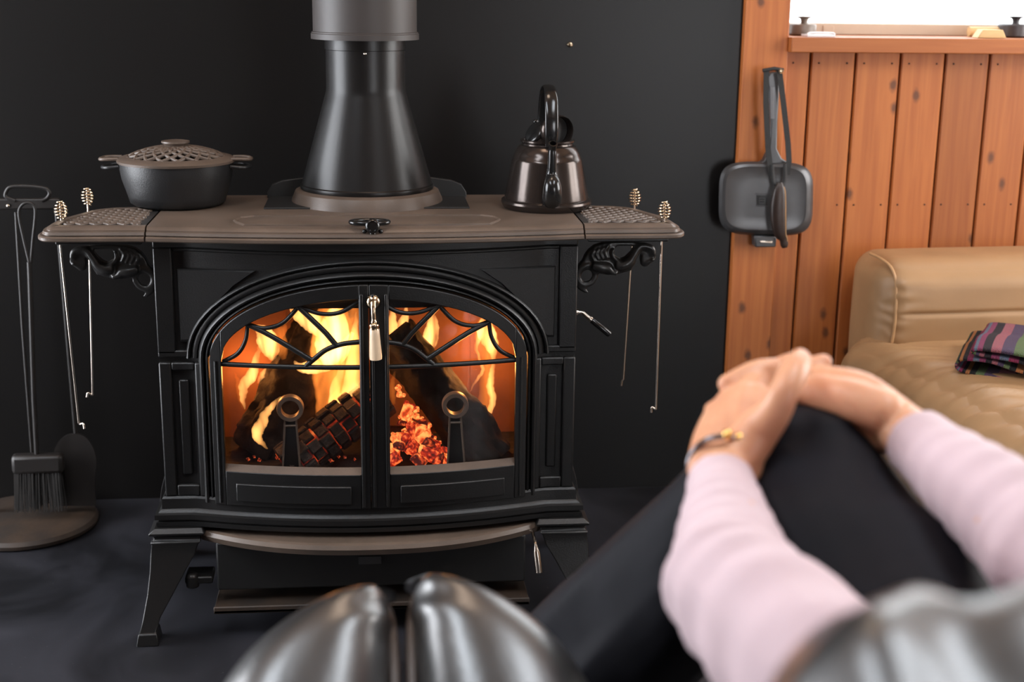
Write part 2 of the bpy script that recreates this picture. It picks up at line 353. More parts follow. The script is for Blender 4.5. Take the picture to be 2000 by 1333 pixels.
# boarded wall with a window above it
WX0, WX1 = XE, RX1
SILLZ = 1.066
bw = B().box2((WX0, RY1+.012, 0), (WX1, RY1+.15, SILLZ-.034)).box2((WX0, RY1+.012, 2.42), (WX1, RY1+.15, RZ)).box2((2.25, RY1+.012, SILLZ-.034), (WX1, RY1+.15, 2.42))
wood_wall = struct('wall_window', bw, DARKGAP)
edges = [.9225] + [.9822+.105*i for i in range(17)]
for i in range(len(edges)-1):
    a, c = edges[i], edges[i+1]
    if a > RX1-.02: break
    c = min(c, RX1); g = .0022
    bb = B()
    prof = [(a+g, RY1+.012), (a+g, RY1+.003), (a+g+.003, RY1), (c-g-.003, RY1), (c-g, RY1+.003), (c-g, RY1+.012)]
    bb.slab(prof, 0, SILLZ-.032)
    pl = obj('plank', bb, WOOD, wood_wall, 30)
    for zz in (1.008, .685, .30):
        for xx in (a+.02, c-.02):
            if c-a > .08 or xx == a+.02:
                obj('nail_head', B().lathe([(.0022, 0), (.0022, .0008), (.0012, .0014)], (xx, RY1, zz), 8, (0, -1, 0)), DARKGAP, pl, 60)
post = struct('trim_1', B().box2((XE, RY1-.022, 0), (.9225, RY1+.012, RZ)), WOOD, 30, .002)
sill = struct('trim_2', B().box2((.9225, RY1-.046, SILLZ-.033), (2.25, RY1+.19, SILLZ)), WOODH, 30, .002)
# window frame, pane
WY = 3.27
wf = B().box2((.93, WY-.02, SILLZ), (2.25, WY+.03, 1.092)).box2((.93, WY-.02, 2.37), (2.25, WY+.03, 2.42)).box2((.9, WY-.02, SILLZ), (.935, WY+.03, 2.42)).box2((1.60, WY-.02, SILLZ), (1.64, WY+.03, 2.42)).box2((2.2, WY-.02, SILLZ), (2.25, WY+.03, 2.42))
win = struct('window_1', wf, BEIGE, 30, .002)
obj('window_pane', B().box2((.935, WY+.004, 1.09), (2.2, WY+.008, 2.37)), WGLASS, win, 0)
obj('sash_lock', B().box2(at(1608, 50, WY-.022)-Vector((.0, .0, .02)), at(1630, 50, WY-.024)+Vector((0, .004, 0))), BEIGE, win, 0, .001)

# ================================================================= THE STOVE
SX = -.012; YF = 2.44; ZT = .762; ZL = .738; HW = .374
stove = thing('wood_stove', 'black cast iron wood stove with arched glass double doors and a lit fire', 'stove', (SX, 2.55, 0))
def bow(x): return YF - .055*max(0, 1-(x/.32)**2)
def fr(x, z, d): return (SX+x, bow(x)-d, z)
def sheet(b, x0, x1, lo, hi, d0, d1, n=None):
    n = n or max(2, int(abs(x1-x0)/.012)); lo = lo if callable(lo) else (lambda x, k=lo: k); hi = hi if callable(hi) else (lambda x, k=hi: k)
    R = []
    for i in range(n+1):
        x = x0+(x1-x0)*i/n; R.append([fr(x, lo(x), d0), fr(x, lo(x), d1), fr(x, hi(x), d1), fr(x, hi(x), d0)])
    return b.rings(R)
ZA = .522
def arch(a, bb): return lambda x: ZA+bb*math.sqrt(max(0, 1-(x/a)**2))
def archpath(o, zlow, n=40, a=.285, bb=.146):
    A, Bq = a+o, bb+o; P = []
    if zlow < ZA: P += [(-A, zlow+(ZA-zlow)*i/6) for i in range(6)]
    P += [(-A*math.cos(PI*i/n), ZA+Bq*math.sin(PI*i/n)) for i in range(n+1)]
    if zlow < ZA: P += [(A, ZA-(ZA-zlow)*i/6) for i in range(1, 7)]
    return P
def molding(b, path, prof, closed=False):
    """sweep profile [(offset, d)] along an x,z path of the front"""
    R = []; m = len(path)
    for i, (x, z) in enumerate(path):
        if closed: x0, z0 = path[i-1]; x1, z1 = path[(i+1) % m]
        else: x0, z0 = path[max(i-1, 0)]; x1, z1 = path[min(i+1, m-1)]
        tx, tz = x1-x0, z1-z0; l = math.hypot(tx, tz) or 1; nx, nz = -tz/l, tx/l
        R.append([fr(x+nx*o, z+nz*o, d) for o, d in prof])
    return b.rings(R, not closed, closed)
HALF = lambda r, d0=0, h=None: [(-r, d0-.004), (-r, d0), (-r*.6, d0+(h or r)*.8), (0, d0+(h or r)), (r*.6, d0+(h or r)*.8), (r, d0), (r, d0-.004)]

# body shell: sides, back, bottom
b = B(); yb0, yb1 = YF+.012, 2.785
b.box2((SX-HW, yb0, .2), (SX-HW+.02, yb1, ZL)).box2((SX+HW-.02, yb0, .2), (SX+HW, yb1, ZL)).box2((SX-HW+.02, yb1-.02, .2), (SX+HW-.02, yb1, ZL)).box2((SX-HW+.02, yb0, .2), (SX+HW-.02, yb1, .24))
obj('body_shell', b, IRON, stove, 30, .004)
# side panels with relief steps
for s in (-1, 1):
    b = B(); x = SX+s*HW
    b.box2((x, 2.50, .30), (x+s*.004, 2.72, .50)).box2((x, 2.50, .54), (x+s*.004, 2.72, .71))
    obj('side_panel', b, IRON, stove, 30, .002)
# firebox lining
b = B(); b.box2((SX-.30, 2.70, .26), (SX+.30, 2.73, .64)); obj('back_firebrick', b, BRICK, stove, 30, .003)
b = B(); b.box2((SX-.17, 2.69, .30), (SX+.20, 2.705, .575)); obj('back_panel', b, BRICK, stove, 30, .006)
for s in (-1, 1):
    b = B(); b.box2((SX+s*.30, 2.47, .26), (SX+s*.325, 2.70, .64)); obj('side_firebrick', b, BRICK, stove, 30, .003)
obj('firebox_floor', B().box2((SX-.30, 2.455, .24), (SX+.30, 2.70, .285)), CHAR, stove, 30)
obj('lintel', B().box2((SX-.30, 2.456, .605), (SX+.30, 2.475, .70)), IRON, stove, 30)
obj('baffle', B().box2((SX-.32, 2.50, .62), (SX+.32, 2.73, .645)).box2((SX-.32, 2.49, .60), (SX+.32, 2.51, .645)), IRON, stove, 30)

# fixed front
b = B(); AO = arch(.285, .146)
sheet(b, -.285, .285, AO, ZL, 0, -.018, 60)
for s in (-1, 1): sheet(b, s*.285, s*HW, .252, ZL, 0, -.018)
obj('front_plate', b, IRON, stove, 30)
b = B()
sheet(b, -HW, HW, .722, ZL, .008, -.002, 60)
for s in (-1, 1):
    sheet(b, s*.342, s*HW, .530, .722, .008, -.002)
    sheet(b, s*.318, s*HW, .524, .537, .008, -.002)
    
sheet(b, -.342, .342, .715, .722, .004, -.002, 60)
obj('front_border', b, IRON, stove, 30, .0025)
for o, r, h, zl in ((.037, .0045, .010, .537), (.026, .007, .005, .537), (.0135, .006, .012, .252), (.0035, .004, .008, .252)):
    b = B(); molding(b, archpath(o, zl), HALF(r, 0, h)); obj('arch_moulding', b, IRON, stove, 50)
tri = [(-.334, .684), (-.196, .686), (-.232, .660), (-.262, .630), (-.288, .600), (-.306, .575), (-.322, .552), (-.334, .552)]
for s in (-1, 1):
    b = B(); P = [(-x if s > 0 else x, z) for x, z in tri]; n = len(P)
    ins = [(x+(cx-x)*.05, z+(cz-z)*.05) for (x, z) in P for cx, cz in [((-s)*-.30 if s > 0 else -.30, .64)]]
    R = [[fr(x, z, -.001) for x, z in P], [fr(x, z, .004) for x, z in P], [fr(x, z, .0065) for x, z in ins]]
    b.rings(R); obj('corner_panel', b, IRON, stove, 30)
# pilasters below
for s in (-1, 1):
    b = B()
    sheet(b, s*.352, s*HW, .262, .515, .009, -.002); sheet(b, s*.300, s*.311, .262, .515, .009, -.002)
    sheet(b, s*.311, s*.352, .500, .515, .009, -.002); sheet(b, s*.311, s*.352, .262, .284, .009, -.002)
    obj('pilaster_frame', b, IRON, stove, 30, .003)
    b = B(); sheet(b, s*.323, s*.341, .302, .482, .006, -.002); obj('pilaster_bar', b, IRON, stove, 30, .003)

# flared, grooved skirts of the sides
for s in (-1, 1):
    b = B(); R_ = []
    for z, o in ((.315, -.002), (.30, .003), (.275, .012), (.25, .019), (.225, .023), (.20, .025), (.185, .024)):
        ring = []
        for i in range(25):
            y = 2.50+.26*i/24; ring.append((SX+s*(HW+o-(.002 if i % 4 == 0 else 0)), y, z))
        R_.append(ring+[(SX+s*(HW-.012), 2.76, z), (SX+s*(HW-.012), 2.50, z)])
    b.rings(R_); obj('side_skirt', b, IRON, stove, 30)
# plinth mouldings
def plan(w_, out, yback, bowd, yfr, n=24):
    P = []
    for i in range(n+1):
        x = -w_-out+(2*w_+2*out)*i/n; P.append((SX+x, yfr-out-bowd*max(0, 1-(x/.32)**2)))
    return P+[(SX+w_+out, yback), (SX-w_-out, yback)]
b = B()
lv = [(.206, .004), (.208, .014), (.216, .015), (.218, .011), (.220, .011), (.222, .017), (.231, .017), (.233, .011), (.236, .009), (.239, .005), (.258, .004), (.262, .001)]
b.rings([[(x, y, z) for x, y in plan(HW+.002, o, 2.79, .052, YF-.006)] for z, o in lv]); obj('plinth', b, IRON, stove, 30)

# doors
AI = arch(.262, .118); AD = arch(.283, .144)
GB = .325
for s, nm in ((-1, 'left'), (1, 'right')):
    c0, c1 = (-.018, -.0012) if s < 0 else (.0, .034)
    xin = c0 if s < 0 else c1               # glass edge next to the centre
    b = B()
    sheet(b, s*.262, s*.283, .252, AD, .014, -.006, 8)
    sheet(b, s*.262, xin, AI, AD, .014, -.006, 40)
    sheet(b, s*.262, xin, .252, GB-.008, .014, -.006, 30)
    sheet(b, min(c0, c1), max(c0, c1), .252, lambda x: AD(x), .014, -.006, 4)
    door = obj('door', b, IRON, stove, 30, .0015)
    b = B(); R = []
    for i in range(31):                      # sloping lower ledge under the glass
        x = s*.262+(xin-s*.262)*i/30; R.append([fr(x, GB-.008, .0135), fr(x, GB+.002, .0), fr(x, GB-.008, -.002)])
    b.rings(R); obj('ledge', b, IRON_TOP, door, 30)
    b = B(); molding(b, [(s*.283*1.0, .255), (s*.283, ZA)] if False else [(s*x, z) for x, z in [(.2725, .256), (.2725, .40), (.2725, ZA)]], HALF(.003, .013, .004)); obj('stile_bead', b, IRON, door, 50)
    b = B(); pa, pb = (-.243, -.036) if s < 0 else (.052, .243); sheet(b, pa, pb, .262, .296, .019, .010); obj('rail_panel', b, IRON, door, 30, .002)
    b = B(); sheet(b, -.0165 if s < 0 else .0035, -.0105 if s < 0 else .0085, .256, .65, .019, .012, 2); 
    if s > 0: sheet(b, .0265, .0315, .256, .65, .019, .012, 2)
    obj('astragal', b, IRON, door, 30, .0015)
    b = B(); sheet(b, s*.262, xin, GB-.004, lambda x: AI(x)+.004, -.001, -.005, 40); obj('glass_pane', b, GLASS, door, 30)
    # tracery
    b = B(); m = 1 if s < 0 else -1
    def bar(pts, r=.0042, n=8):
        P = crn([(x, z) for x, z in pts], 8) if len(pts) > 2 else [(pts[0][0]+(pts[1][0]-pts[0][0])*i/8, pts[0][1]+(pts[1][1]-pts[0][1])*i/8) for i in range(9)]
        b.tube([fr(m*x, z+.0135*(1-(x/.32)**2)*min(1, max(0, (z-.516)/.05)), .004) for x, z in P], r, n, flat=1.1)
    bar([(-.262, .515), (-.014, .515)], .0042)
    xc_ = -.016
    bar([(-.112, .517), (-.098, .527), (-.076, .541), (-.048, .549), (xc_, .552)])
    bar([(-.101, .525), (-.214, .583)], .0045); bar([(-.058, .547), (-.124, .614)], .0045)
    bar([(-.259, .519), (-.232, .534), (-.217, .556), (-.212, .582)], .0036)
    bar([(-.214, .583), (-.184, .575), (-.151, .584), (-.122, .613)], .0036)
    bar([(-.124, .614), (-.085, .600), (-.050, .602), (xc_, .622)], .0036)
    obj('tracery', b, IRON, door, 60)
    if s > 0:                                # latch handle with ivory grip
        p = at(729, 592, 2.365); h = B()
        h.lathe([(.0125, -.012), (.0135, -.006), (.0135, 0), (.011, .004), (.006, .007), (.0001, .008)], p+Vector((0, .006, 0)), 24, (0, -1, 0))
        h.tube(cr([p+Vector((0, -.004, .002)), p+Vector((0, -.010, -.012)), p+Vector((.0005, -.011, -.026)), p+Vector((.001, -.011, -.036))], 5), [.005]*4+[.0042]*8+[.0055]*4, 12)
        hd = obj('door_handle', h, BRASS, door, 60)
        q = p+Vector((.001, -.011, -.036))
        h = B().lathe([(.006, .003), (.0088, .001), (.0092, -.002), (.0080, -.005), (.0088, -.008), (.0065, -.010)], q, 20); obj('ferrule', h, BRASS, hd, 60)
        e = at(734, 703, q.y+.002); h = B(); L_ = e-q
        h.tube([q+L_*t for t in (.09, .12, .3, .6, .9, .98, 1)], [.0075, .0086, .0092, .0102, .0112, .0108, .006], 16); obj('grip', h, IVORY, hd, 60)

# top plate with stepped lip
LV = [(ZL, -.010), (ZL, 0), (ZL+.002, .002), (ZL+.0065, .002), (ZL+.0085, -.001), (ZL+.0088, -.008), (ZL+.0098, -.008), (ZL+.0105, -.005), (ZL+.0155, -.007), (ZL+.0165, -.013), (ZL+.0180, -.013), (ZL+.0215, -.017), (ZL+.0235, -.021), (ZT, -.024)]
TW = .3795; TY = 2.402; TBACK = 2.80
def topring(out, z):
    P = []
    for i in range(31):
        x = -TW+2*TW*i/30; P.append((SX+x, TY-out-.034*(1-(x/TW)**2), z))
    return P+[(SX+TW, TBACK+out, z), (SX-TW, TBACK+out, z)]
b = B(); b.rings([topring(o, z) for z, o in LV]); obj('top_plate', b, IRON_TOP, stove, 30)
# griddle
P = []
for i in range(25):
    x = -.215+.43*i/24; P.append((x, 2.440-.030*(1-(x/TW)**2)))
G = [(SX+x, y) for x, y in P]+[(SX+.232, 2.452), (SX+.238, 2.472), (SX+.230, 2.50), (SX+.208, 2.515), (SX-.208, 2.515), (SX-.230, 2.50), (SX-.238, 2.472), (SX-.232, 2.452)]
def inset(Pl, k, c): return [(x+(c[0]-x)*k, y+(c[1]-y)*k) for x, y in Pl]
gc = (SX, 2.46)
b = B().rings([[(x, y, z) for x, y in inset(G, k, gc)] for k, z in ((0, ZT-.002), (0, ZT+.0012), (.012, ZT+.0032), (.024, ZT+.0006), (.04, ZT+.001))])
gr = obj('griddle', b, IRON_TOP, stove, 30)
p = at(722, 440, 2.40); p.z = ZT+.004
b = B(); b.tube([p+Vector((.032*math.cos(2*PI*i/28), .016*math.sin(2*PI*i/28)-.004, .006)) for i in range(28)], .0048, 10, closed=True, flat=.9)
gh = obj('griddle_handle', b, GLOSSBLACK, gr, 60)
b = B().lathe([(.004, -.012), (.011, -.010), (.013, -.002), (.0125, .004), (.009, .006), (.008, .004), (.003, .004)], p+Vector((.005, -.022, .002)), 20, (0, -1, .15)); b.tube([p+Vector((.005, -.014, -.002)), p+Vector((.005, -.018, -.016))], .006, 8)
for s in (-1, 1): b.ell(p+Vector((.005+s*.014, -.018, -.008)), (.004, .004, .004), 10, 6)
obj('knob', b, GLOSSBLACK, gh, 60)

# side shelves (warming shelves with waffle tops)
def shelf(s):
    SH = lambda x, y: (SX+s*x, y)
    prof = crn([(TW+.003, 2.402), (.46, 2.403), (.535, 2.405), (.558, 2.418), (.566, 2.452), (.560, 2.51), (.540, 2.565), (.516, 2.62), (.475, 2.65), (.42, 2.658), (TW+.003, 2.658)], 4)
    prof = [(x, y) for x, y in prof]; cx, cy = TW+.003, 2.52
    def ring(out, z):
        R = []
        m = len(prof)
        for i, (x, y) in enumerate(prof):
            x0, y0 = prof[max(0, i-1)]; x1, y1 = prof[min(m-1, i+1)]; tx, ty = x1-x0, y1-y0; l = math.hypot(tx, ty); nx, ny = ty/l, -tx/l
            if i in (0, m-1): nx = 0
            R.append((*SH(x+nx*out, y+ny*out), z))
        return R
    b = B(); rr = [ring(o, z) for z, o in LV+[(ZT, -.034), (ZT-.002, -.036)]]; b.rings(rr, caps=True)
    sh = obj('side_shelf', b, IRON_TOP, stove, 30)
    # waffle ribs, clipped to the inset outline
    poly = [(p[0], p[1]) for p in ring(-.040, 0)]; x_in = SX+s*(TW+.016)
    def inside(x, y):
        if s*(x-x_in) < 0: return False
        c = False; j = len(poly)-1
        for i in range(len(poly)):
            (xi, yi), (xj, yj) = poly[i], poly[j]
            if (yi > y) != (yj > y) and x < (xj-xi)*(y-yi)/(yj-yi)+xi: c = not c
            j = i
        return c
    b = B()
    for dirx in (1, -1):
        for k in range(-24, 25):
            seg = []
            for t in range(-60, 61):
                x = SX+s*.46+t*.0035+k*.0235; y = 2.53+dirx*t*.0035*1.0
                if inside(x, y): seg.append((x, y, ZT-.0016))
                elif seg: break
            if len(seg) > 2: b.tube([seg[0], seg[-1]], .0030, 6)
    obj('waffle_ribs', b, IRON_TOP, sh, 60)
    obj('waffle_shade', B().slab([(x, y) for x, y, z in ring(-.0385, 0)], ZT-.0022, ZT-.0016), WAFFLE, sh, 0)  # thin dark sheet added as painted shade between the ribs
    # support bar
    obj('shelf_rail', B().box2((SX+s*.39, 2.42, ZL-.008), (SX+s*.535, 2.45, ZL)), IRON, sh, 30, .002)
    return sh
for s in (-1, 1): shelf(s)
# rearing-beast brackets beneath the shelves (left one measured, right one mirrored)
from mathutils.geometry import tessellate_polygon
BR_OUT = [(165, 470), (185, 350), (240, 250), (330, 205), (480, 185), (620, 172), (800, 165), (1000, 165), (1200, 180), (1380, 230), (1500, 320), (1580, 430), (1620, 520), (1700, 600), (1770, 700), (1795, 850), (1755, 980), (1690, 1080), (1600, 1135), (1525, 1130), (1580, 1050), (1490, 1005), (1400, 945), (1335, 850), (1325, 765), (1250, 775), (1150, 795), (1020, 795), (900, 775), (760, 740), (670, 715), (600, 610), (520, 430), (450, 370), (475, 520), (450, 640), (370, 655), (300, 605), (250, 565), (195, 535)]
BR_H1 = [(570, 245), (930, 240), (1015, 330), (985, 430), (860, 500), (770, 470), (650, 360)]
BR_H2 = [(1545+120*math.cos(2*PI*i/14), 815+125*math.sin(2*PI*i/14)) for i in range(14)]
def bracket(s):
    YB = 2.47
    def Q(zx, zy, dy=0):
        p = at(120+zx/9.524, 460+zy/9.524, YB); x = p.x-SX; return Vector((SX+(x if s < 0 else -x), YB+dy, p.z))
    loops = [BR_OUT, BR_H1, BR_H2]; flat = [p for l in loops for p in l]; n = len(flat)
    tris = tessellate_polygon([[Vector((x, y, 0)) for x, y in l] for l in loops]); b = B()
    fs = [tuple(t) for t in tris]+[tuple(n+i for i in reversed(t)) for t in tris]; o = 0
    for l in loops:
        m = len(l); fs += [(o+i, o+(i+1) % m, n+o+(i+1) % m, n+o+i) for i in range(m)]; o += m
    b.add([Q(x, y, -.009) for x, y in flat]+[Q(x, y, .009) for x, y in flat], fs)
    # consistent winding so that the remesh reads it as solid
    bm = bmesh.new(); vs = [bm.verts.new(v) for v in b.v]
    for f in b.f:
        try: bm.faces.new([vs[i] for i in f])
        except ValueError: pass
    bmesh.ops.recalc_face_normals(bm, faces=bm.faces); bm.verts.index_update(); b = B(); b.v = [v.co.copy() for v in bm.verts]; b.f = [tuple(v.index for v in f.verts) for f in bm.faces]; bm.free()
    k = .0000985
    def lim(pts, dy, nn=5):
        C = crn([(*Q(x, y, dy), r*k) for x, y, r in pts], nn); b.tube([c[:3] for c in C], [c[3] for c in C], 10)
    lim([(220, 420, 50), (250, 300, 65), (380, 250, 65), (500, 270, 70), (600, 400, 80), (700, 540, 95), (840, 610, 105), (980, 600, 90)], -.008)
    lim([(220, 500, 45), (300, 540, 50), (400, 590, 40)], -.006); lim([(230, 510, 28), (245, 515, 24)], -.014)
    lim([(1020, 300, 32), (1040, 400, 34), (990, 480, 40), (880, 560, 45)], -.010)
    for j in range(4): lim([(1110+j*95, 230+j*26, 20), (1190+j*85, 340+j*26, 26), (1140+j*80, 470+j*18, 24)], -.010, 4)
    lim([(1450, 600, 70), (1280, 640, 95), (1150, 660, 80), (1060, 730, 55), (960, 760, 42)], -.012)
    lim([(1400, 620, 70), (1560, 610, 80), (1710, 720, 78), (1730, 850, 70), (1640, 970, 65), (1480, 950, 60), (1390, 830, 55), (1400, 730, 45)], -.004)
    lim([(1720, 900, 60), (1690, 1020, 55), (1570, 1110, 34)], -.004)
    skin('shelf_bracket', b, GLOSSIRON, stove, .0020, 3)
GLOSSIRON = mat('bracket_iron', (.020, .019, .018), .32, var=.2, scale=30, bump=.06, bscale=200)
for s in (-1, 1): bracket(s)
# legs
def leg(sx, front):
    R = []
    for z, xo, xi, yo, yi in ((.207, .394, .308, 2.412, 2.47), (.200, .404, .304, 2.404, 2.472), (.196, .404, .304, 2.404, 2.472), (.193, .396, .312, 2.410, 2.468), (.186, .396, .312, 2.410, 2.468), (.182, .402, .312, 2.404, 2.468), (.178, .400, .316, 2.405, 2.468), (.160, .402, .322, 2.402, 2.468), (.13, .404, .340, 2.396, 2.458), (.09, .409, .362, 2.386, 2.44), (.05, .417, .385, 2.374, 2.418), (.024, .421, .394, 2.366, 2.404), (.022, .425, .392, 2.362, 2.406), (.0, .429, .389, 2.358, 2.410)):
        if not front: yo, yi = 5.16-yo, 5.16-yi
        R.append([(SX+sx*xo, yo, z), (SX+sx*xi, yo, z), (SX+sx*xi, yi, z), (SX+sx*xo, yi, z)])
    b = B().rings(R); return obj('leg', b, IRON, stove, 25, .004)
for sx in (-1, 1):
    for fb in (True, False): leg(sx, fb)
# ash lip, ash drawer, heat shield under it
P = []
for i in range(31):
    x = -.312+.624*i/30; u = x/.312; P.append((x, 2.425-.092*(1-abs(u)**2.4)))
back = [(x, bow(x)-.0) for x in [.312-.624*i/20 for i in range(21)]]
R = []
for z, k in ((.176, -.010), (.178, -.002), (.190, .004), (.197, .0), (.199, -.006), (.197, -.014)):
    R.append([(SX+x*(1+k*.6), y-k, z) for x, y in P]+[(SX+x, 2.44, z) for x, y in back])
b = B().rings(R); obj('ash_lip', b, IRON_TOP, stove, 35)
b = B().box2((SX-.285, 2.405, .085), (SX+.285, 2.70, .180)); dr = obj('ash_drawer', b, BLACK, stove, 30, .004)
obj('drawer_badge', B().box2(at(700, 1088, 2.404), at(745, 1102, 2.402)), GUNMETAL, dr, 0)
obj('bottom_heat_shield', B().box2((SX-.29, 2.375, .052), (SX+.29, 2.70, .060)).box2((SX-.29, 2.375, .052), (SX+.29, 2.38, .066)), WORN, stove, 30, .002)
b = B(); p = at(376, 1135, 2.41)
b.box(p+Vector((.012, .02, .002)), (.05, .05, .014)); b.lathe([(.012, -.012), (.012, .012), (.006, .016)], p, 14); obj('drawer_latch', b, IRON, stove, 40, .003)
b = B(); p0, p1 = at(1046, 1062, 2.39), at(1053, 1118, 2.385)
b.tube([p0+Vector((-.003, .03, .012)), p0], .003, 8); b.tube([p0, p0*.8+p1*.2, p0*.7+p1*.3, p1], [.002, .0045, .0065, .007], 12); obj('air_lever', b, NICKEL, stove, 60)
# damper handle on the right side
p0 = at(1123, 609, 2.50); p0.x = SX+HW+.001; p1 = at(1137, 611, 2.50); p2 = at(1153, 624, 2.495); p3 = at(1191, 654, 2.49)
b = B(); b.tube([p0, p0.lerp(p1, .6)], .0062, 14); b.tube(cr([p0.lerp(p1, .5), p1, p1.lerp(p2, .5), p2], 5), .0038, 10); b.tube([p2.lerp(p3, -.04), p2.lerp(p3, .05)], .0055, 12)
dh = obj('damper_handle', b, NICKEL, stove, 60)
obj('grip', B().tube([p2.lerp(p3, .05), p2.lerp(p3, .1), p2.lerp(p3, .95), p3], [.0045, .0055, .0062, .005], 14), GLOSSBLACK, dh, 60)
# flue collar and rear shield
FX, FY = -.014, 2.70
b = B().lathe([(.147, ZT-.004), (.145, ZT+.006), (.138, ZT+.022), (.129, ZT+.026), (.120, ZT+.026), (.115, ZT+.010), (.120, ZT-.004)], (FX, FY, 0), 56, None, True); obj('flue_collar', b, IRON_TOP, stove, 40)
b = B(); P = [(-.195, ZT-.006), (-.195, ZT+.010), (-.185, ZT+.026), (-.165, ZT+.034), (-.12, ZT+.040), (.12, ZT+.040), (.165, ZT+.034), (.185, ZT+.026), (.195, ZT+.010), (.195, ZT-.006)]
b.prism([(FX+x, z) for x, z in P], 2.74, 2.752); b.box2((FX-.192, 2.60, ZT-.002), (FX+.192, 2.752, ZT+.003)); obj('rear_shield', b, BLACK, stove, 30, .001)

# ================================================================= FLUE PIPE
pipe = thing('flue_pipe', 'black enamelled flue pipe flaring into a cone above the stove', 'flue pipe', (FX, FY, ZT+.026))
obj('cone', B().lathe([(.117, ZT+.0262), (.1275, ZT+.0262), (.1285, ZT+.030), (.1275, ZT+.034), (.1250, ZT+.036), (.0775, .966), (.0755, .974), (.0748, .984), (.0748, 1.050), (.0755, 1.051)], (FX, FY, 0), 64), PIPE, pipe, 30)
obj('collar_band', B().lathe([(.070, 1.049), (.0765, 1.051), (.0765, 1.079), (.070, 1.081)], (FX, FY, 0), 64, None, True), PIPE, pipe, 30)
up_ = obj('upper_pipe', B().lathe([(.07, 1.070), (.1015, 1.070), (.1015, 1.080), (.100, 1.081), (.100, 1.083), (.0975, 1.084), (.0975, RZ-.002), (.07, RZ-.002)], (FX, FY, 0), 64, None, True), PIPE_UP, pipe, 30)
p = at(713, 105, FY-.0748)
obj('screw', B().lathe([(.0034, -.002), (.0034, .001), (.0022, .0022), (.0012, .001)], p, 12, (0, -1, 0)), NICKEL, pipe, 60)

# ================================================================= FIRE INSIDE
def light(name, loc, e, col, r):
    l = bpy.data.lights.new(name, 'POINT'); l.energy = e; l.color = col; l.shadow_soft_size = r
    o = bpy.data.objects.new(name, l); COL.objects.link(o); o.location = loc
light('fire_glow', (SX-.06, 2.60, .53), 1.8, (1, .40, .10), .03)
light('fire_glow', (SX-.235, 2.64, .44), .8, (1, .36, .08), .02)
light('fire_glow', (SX+.21, 2.61, .46), 1.0, (1, .38, .09), .02)
def log(name, label, a, c, r, mt, seed, rough=.12, squash=1.0, group='logs burning in the stove'):
    b = B(); A, C = Vector(a), Vector(c); n = 44; ns = 48; d = (C-A); L_ = d.length; t = d.normalized(); u = t.orthogonal().normalized(); v = t.cross(u); R = []
    for i in range(n+1):
        s_ = i/n; ring = []
        for k in range(ns):
            an = 2*PI*k/ns; q = Vector((math.cos(an)*2.2+seed, math.sin(an)*2.2, s_*L_*14))
            q2 = Vector((math.cos(an)*9+seed, math.sin(an)*9, s_*L_*30)); bark = abs(noise.noise(q2))+.5*abs(noise.noise(q2*2.1))
            rr = r*(1+rough*1.2*noise.noise(q)-.20*bark+.06)*(.93 if i in (0, n) else 1)
            ring.append(A+d*s_+u*(math.cos(an)*rr)+v*(math.sin(an)*rr*squash))
        R.append(ring)
    b.rings(R); return tag(obj(name, b, mt, None, 60), label, 'log', group)
log('firewood_log', 'dark split log leaning up behind the other logs in the stove', at(512, 905, 2.60)+Vector((.0, 0, .02)), at(662, 585, 2.655), .060, CHAR, 1.3, .2)
log('firewood_log', 'long dark log sloping down towards the right andiron ring', at(965, 905, 2.545)+Vector((0, 0, .005)), at(762, 655, 2.62), .048, CHAR, 5.2, .2)
# checked log built of char blocks
def checked():
    a = at(560, 915, 2.49); c = at(745, 770, 2.56); d = c-a; t = d.normalized(); u = Vector((0, -1, .0)); u = (u-t*u.dot(t)).normalized(); v = t.cross(u); r = .040
    root = thing('firewood_log', 'charred log checked into square blocks with glowing cracks', 'log', (a.x, a.y, .287), 'logs burning in the stove')
    core = B(); core.tube([a, c], r*.86, 18); obj('glowing_core', core, GLOWGAP, root, 60)
    rnd = random.Random(3); nl = 9; na = 11
    for i in range(nl):
        for k in range(na):
            a0 = 2*PI*k/na+.25*(i % 2); da = 2*PI/na*.88; s0 = i/nl+.006; s1 = (i+1)/nl-.006; j = rnd.uniform(-.10, .16)*r; a0 += rnd.uniform(-.08, .08); s0 += rnd.uniform(-.012, .008); s1 += rnd.uniform(-.008, .012)
            R = []
            for q, rr in ((0, .80), (.10, .97), (1, 1.02)):
                pass
            vs = []
            for rr, kx in ((r*.78, 1), (r*(1.0)+j, .98), (r*1.06+j, .78)):
                for (ss, aa) in ((s0, a0), (s1, a0), (s1, a0+da), (s0, a0+da)):
                    sc = (s0+s1)/2; ac = a0+da/2; s2 = sc+(ss-sc)*kx; a2 = ac+(aa-ac)*kx
                    vs.append(a+d*s2+u*(rr*math.cos(a2))+v*(rr*math.sin(a2)))
            bb = B().rings([vs[0:4], vs[4:8], vs[8:12]])
            obj('char_block', bb, CHARBLOCK, root, 30)
CHARBLOCK = mat('char_block', (.060, .034, .022), .85, col2=(.016, .010, .008), scale=70, bump=1.0, bscale=120)
GLOWGAP = ember_mat('glowing_gap', .45, .75, .9, col1=(.8, .06, .01), col2=(1, .25, .06), scale=40)
checked()
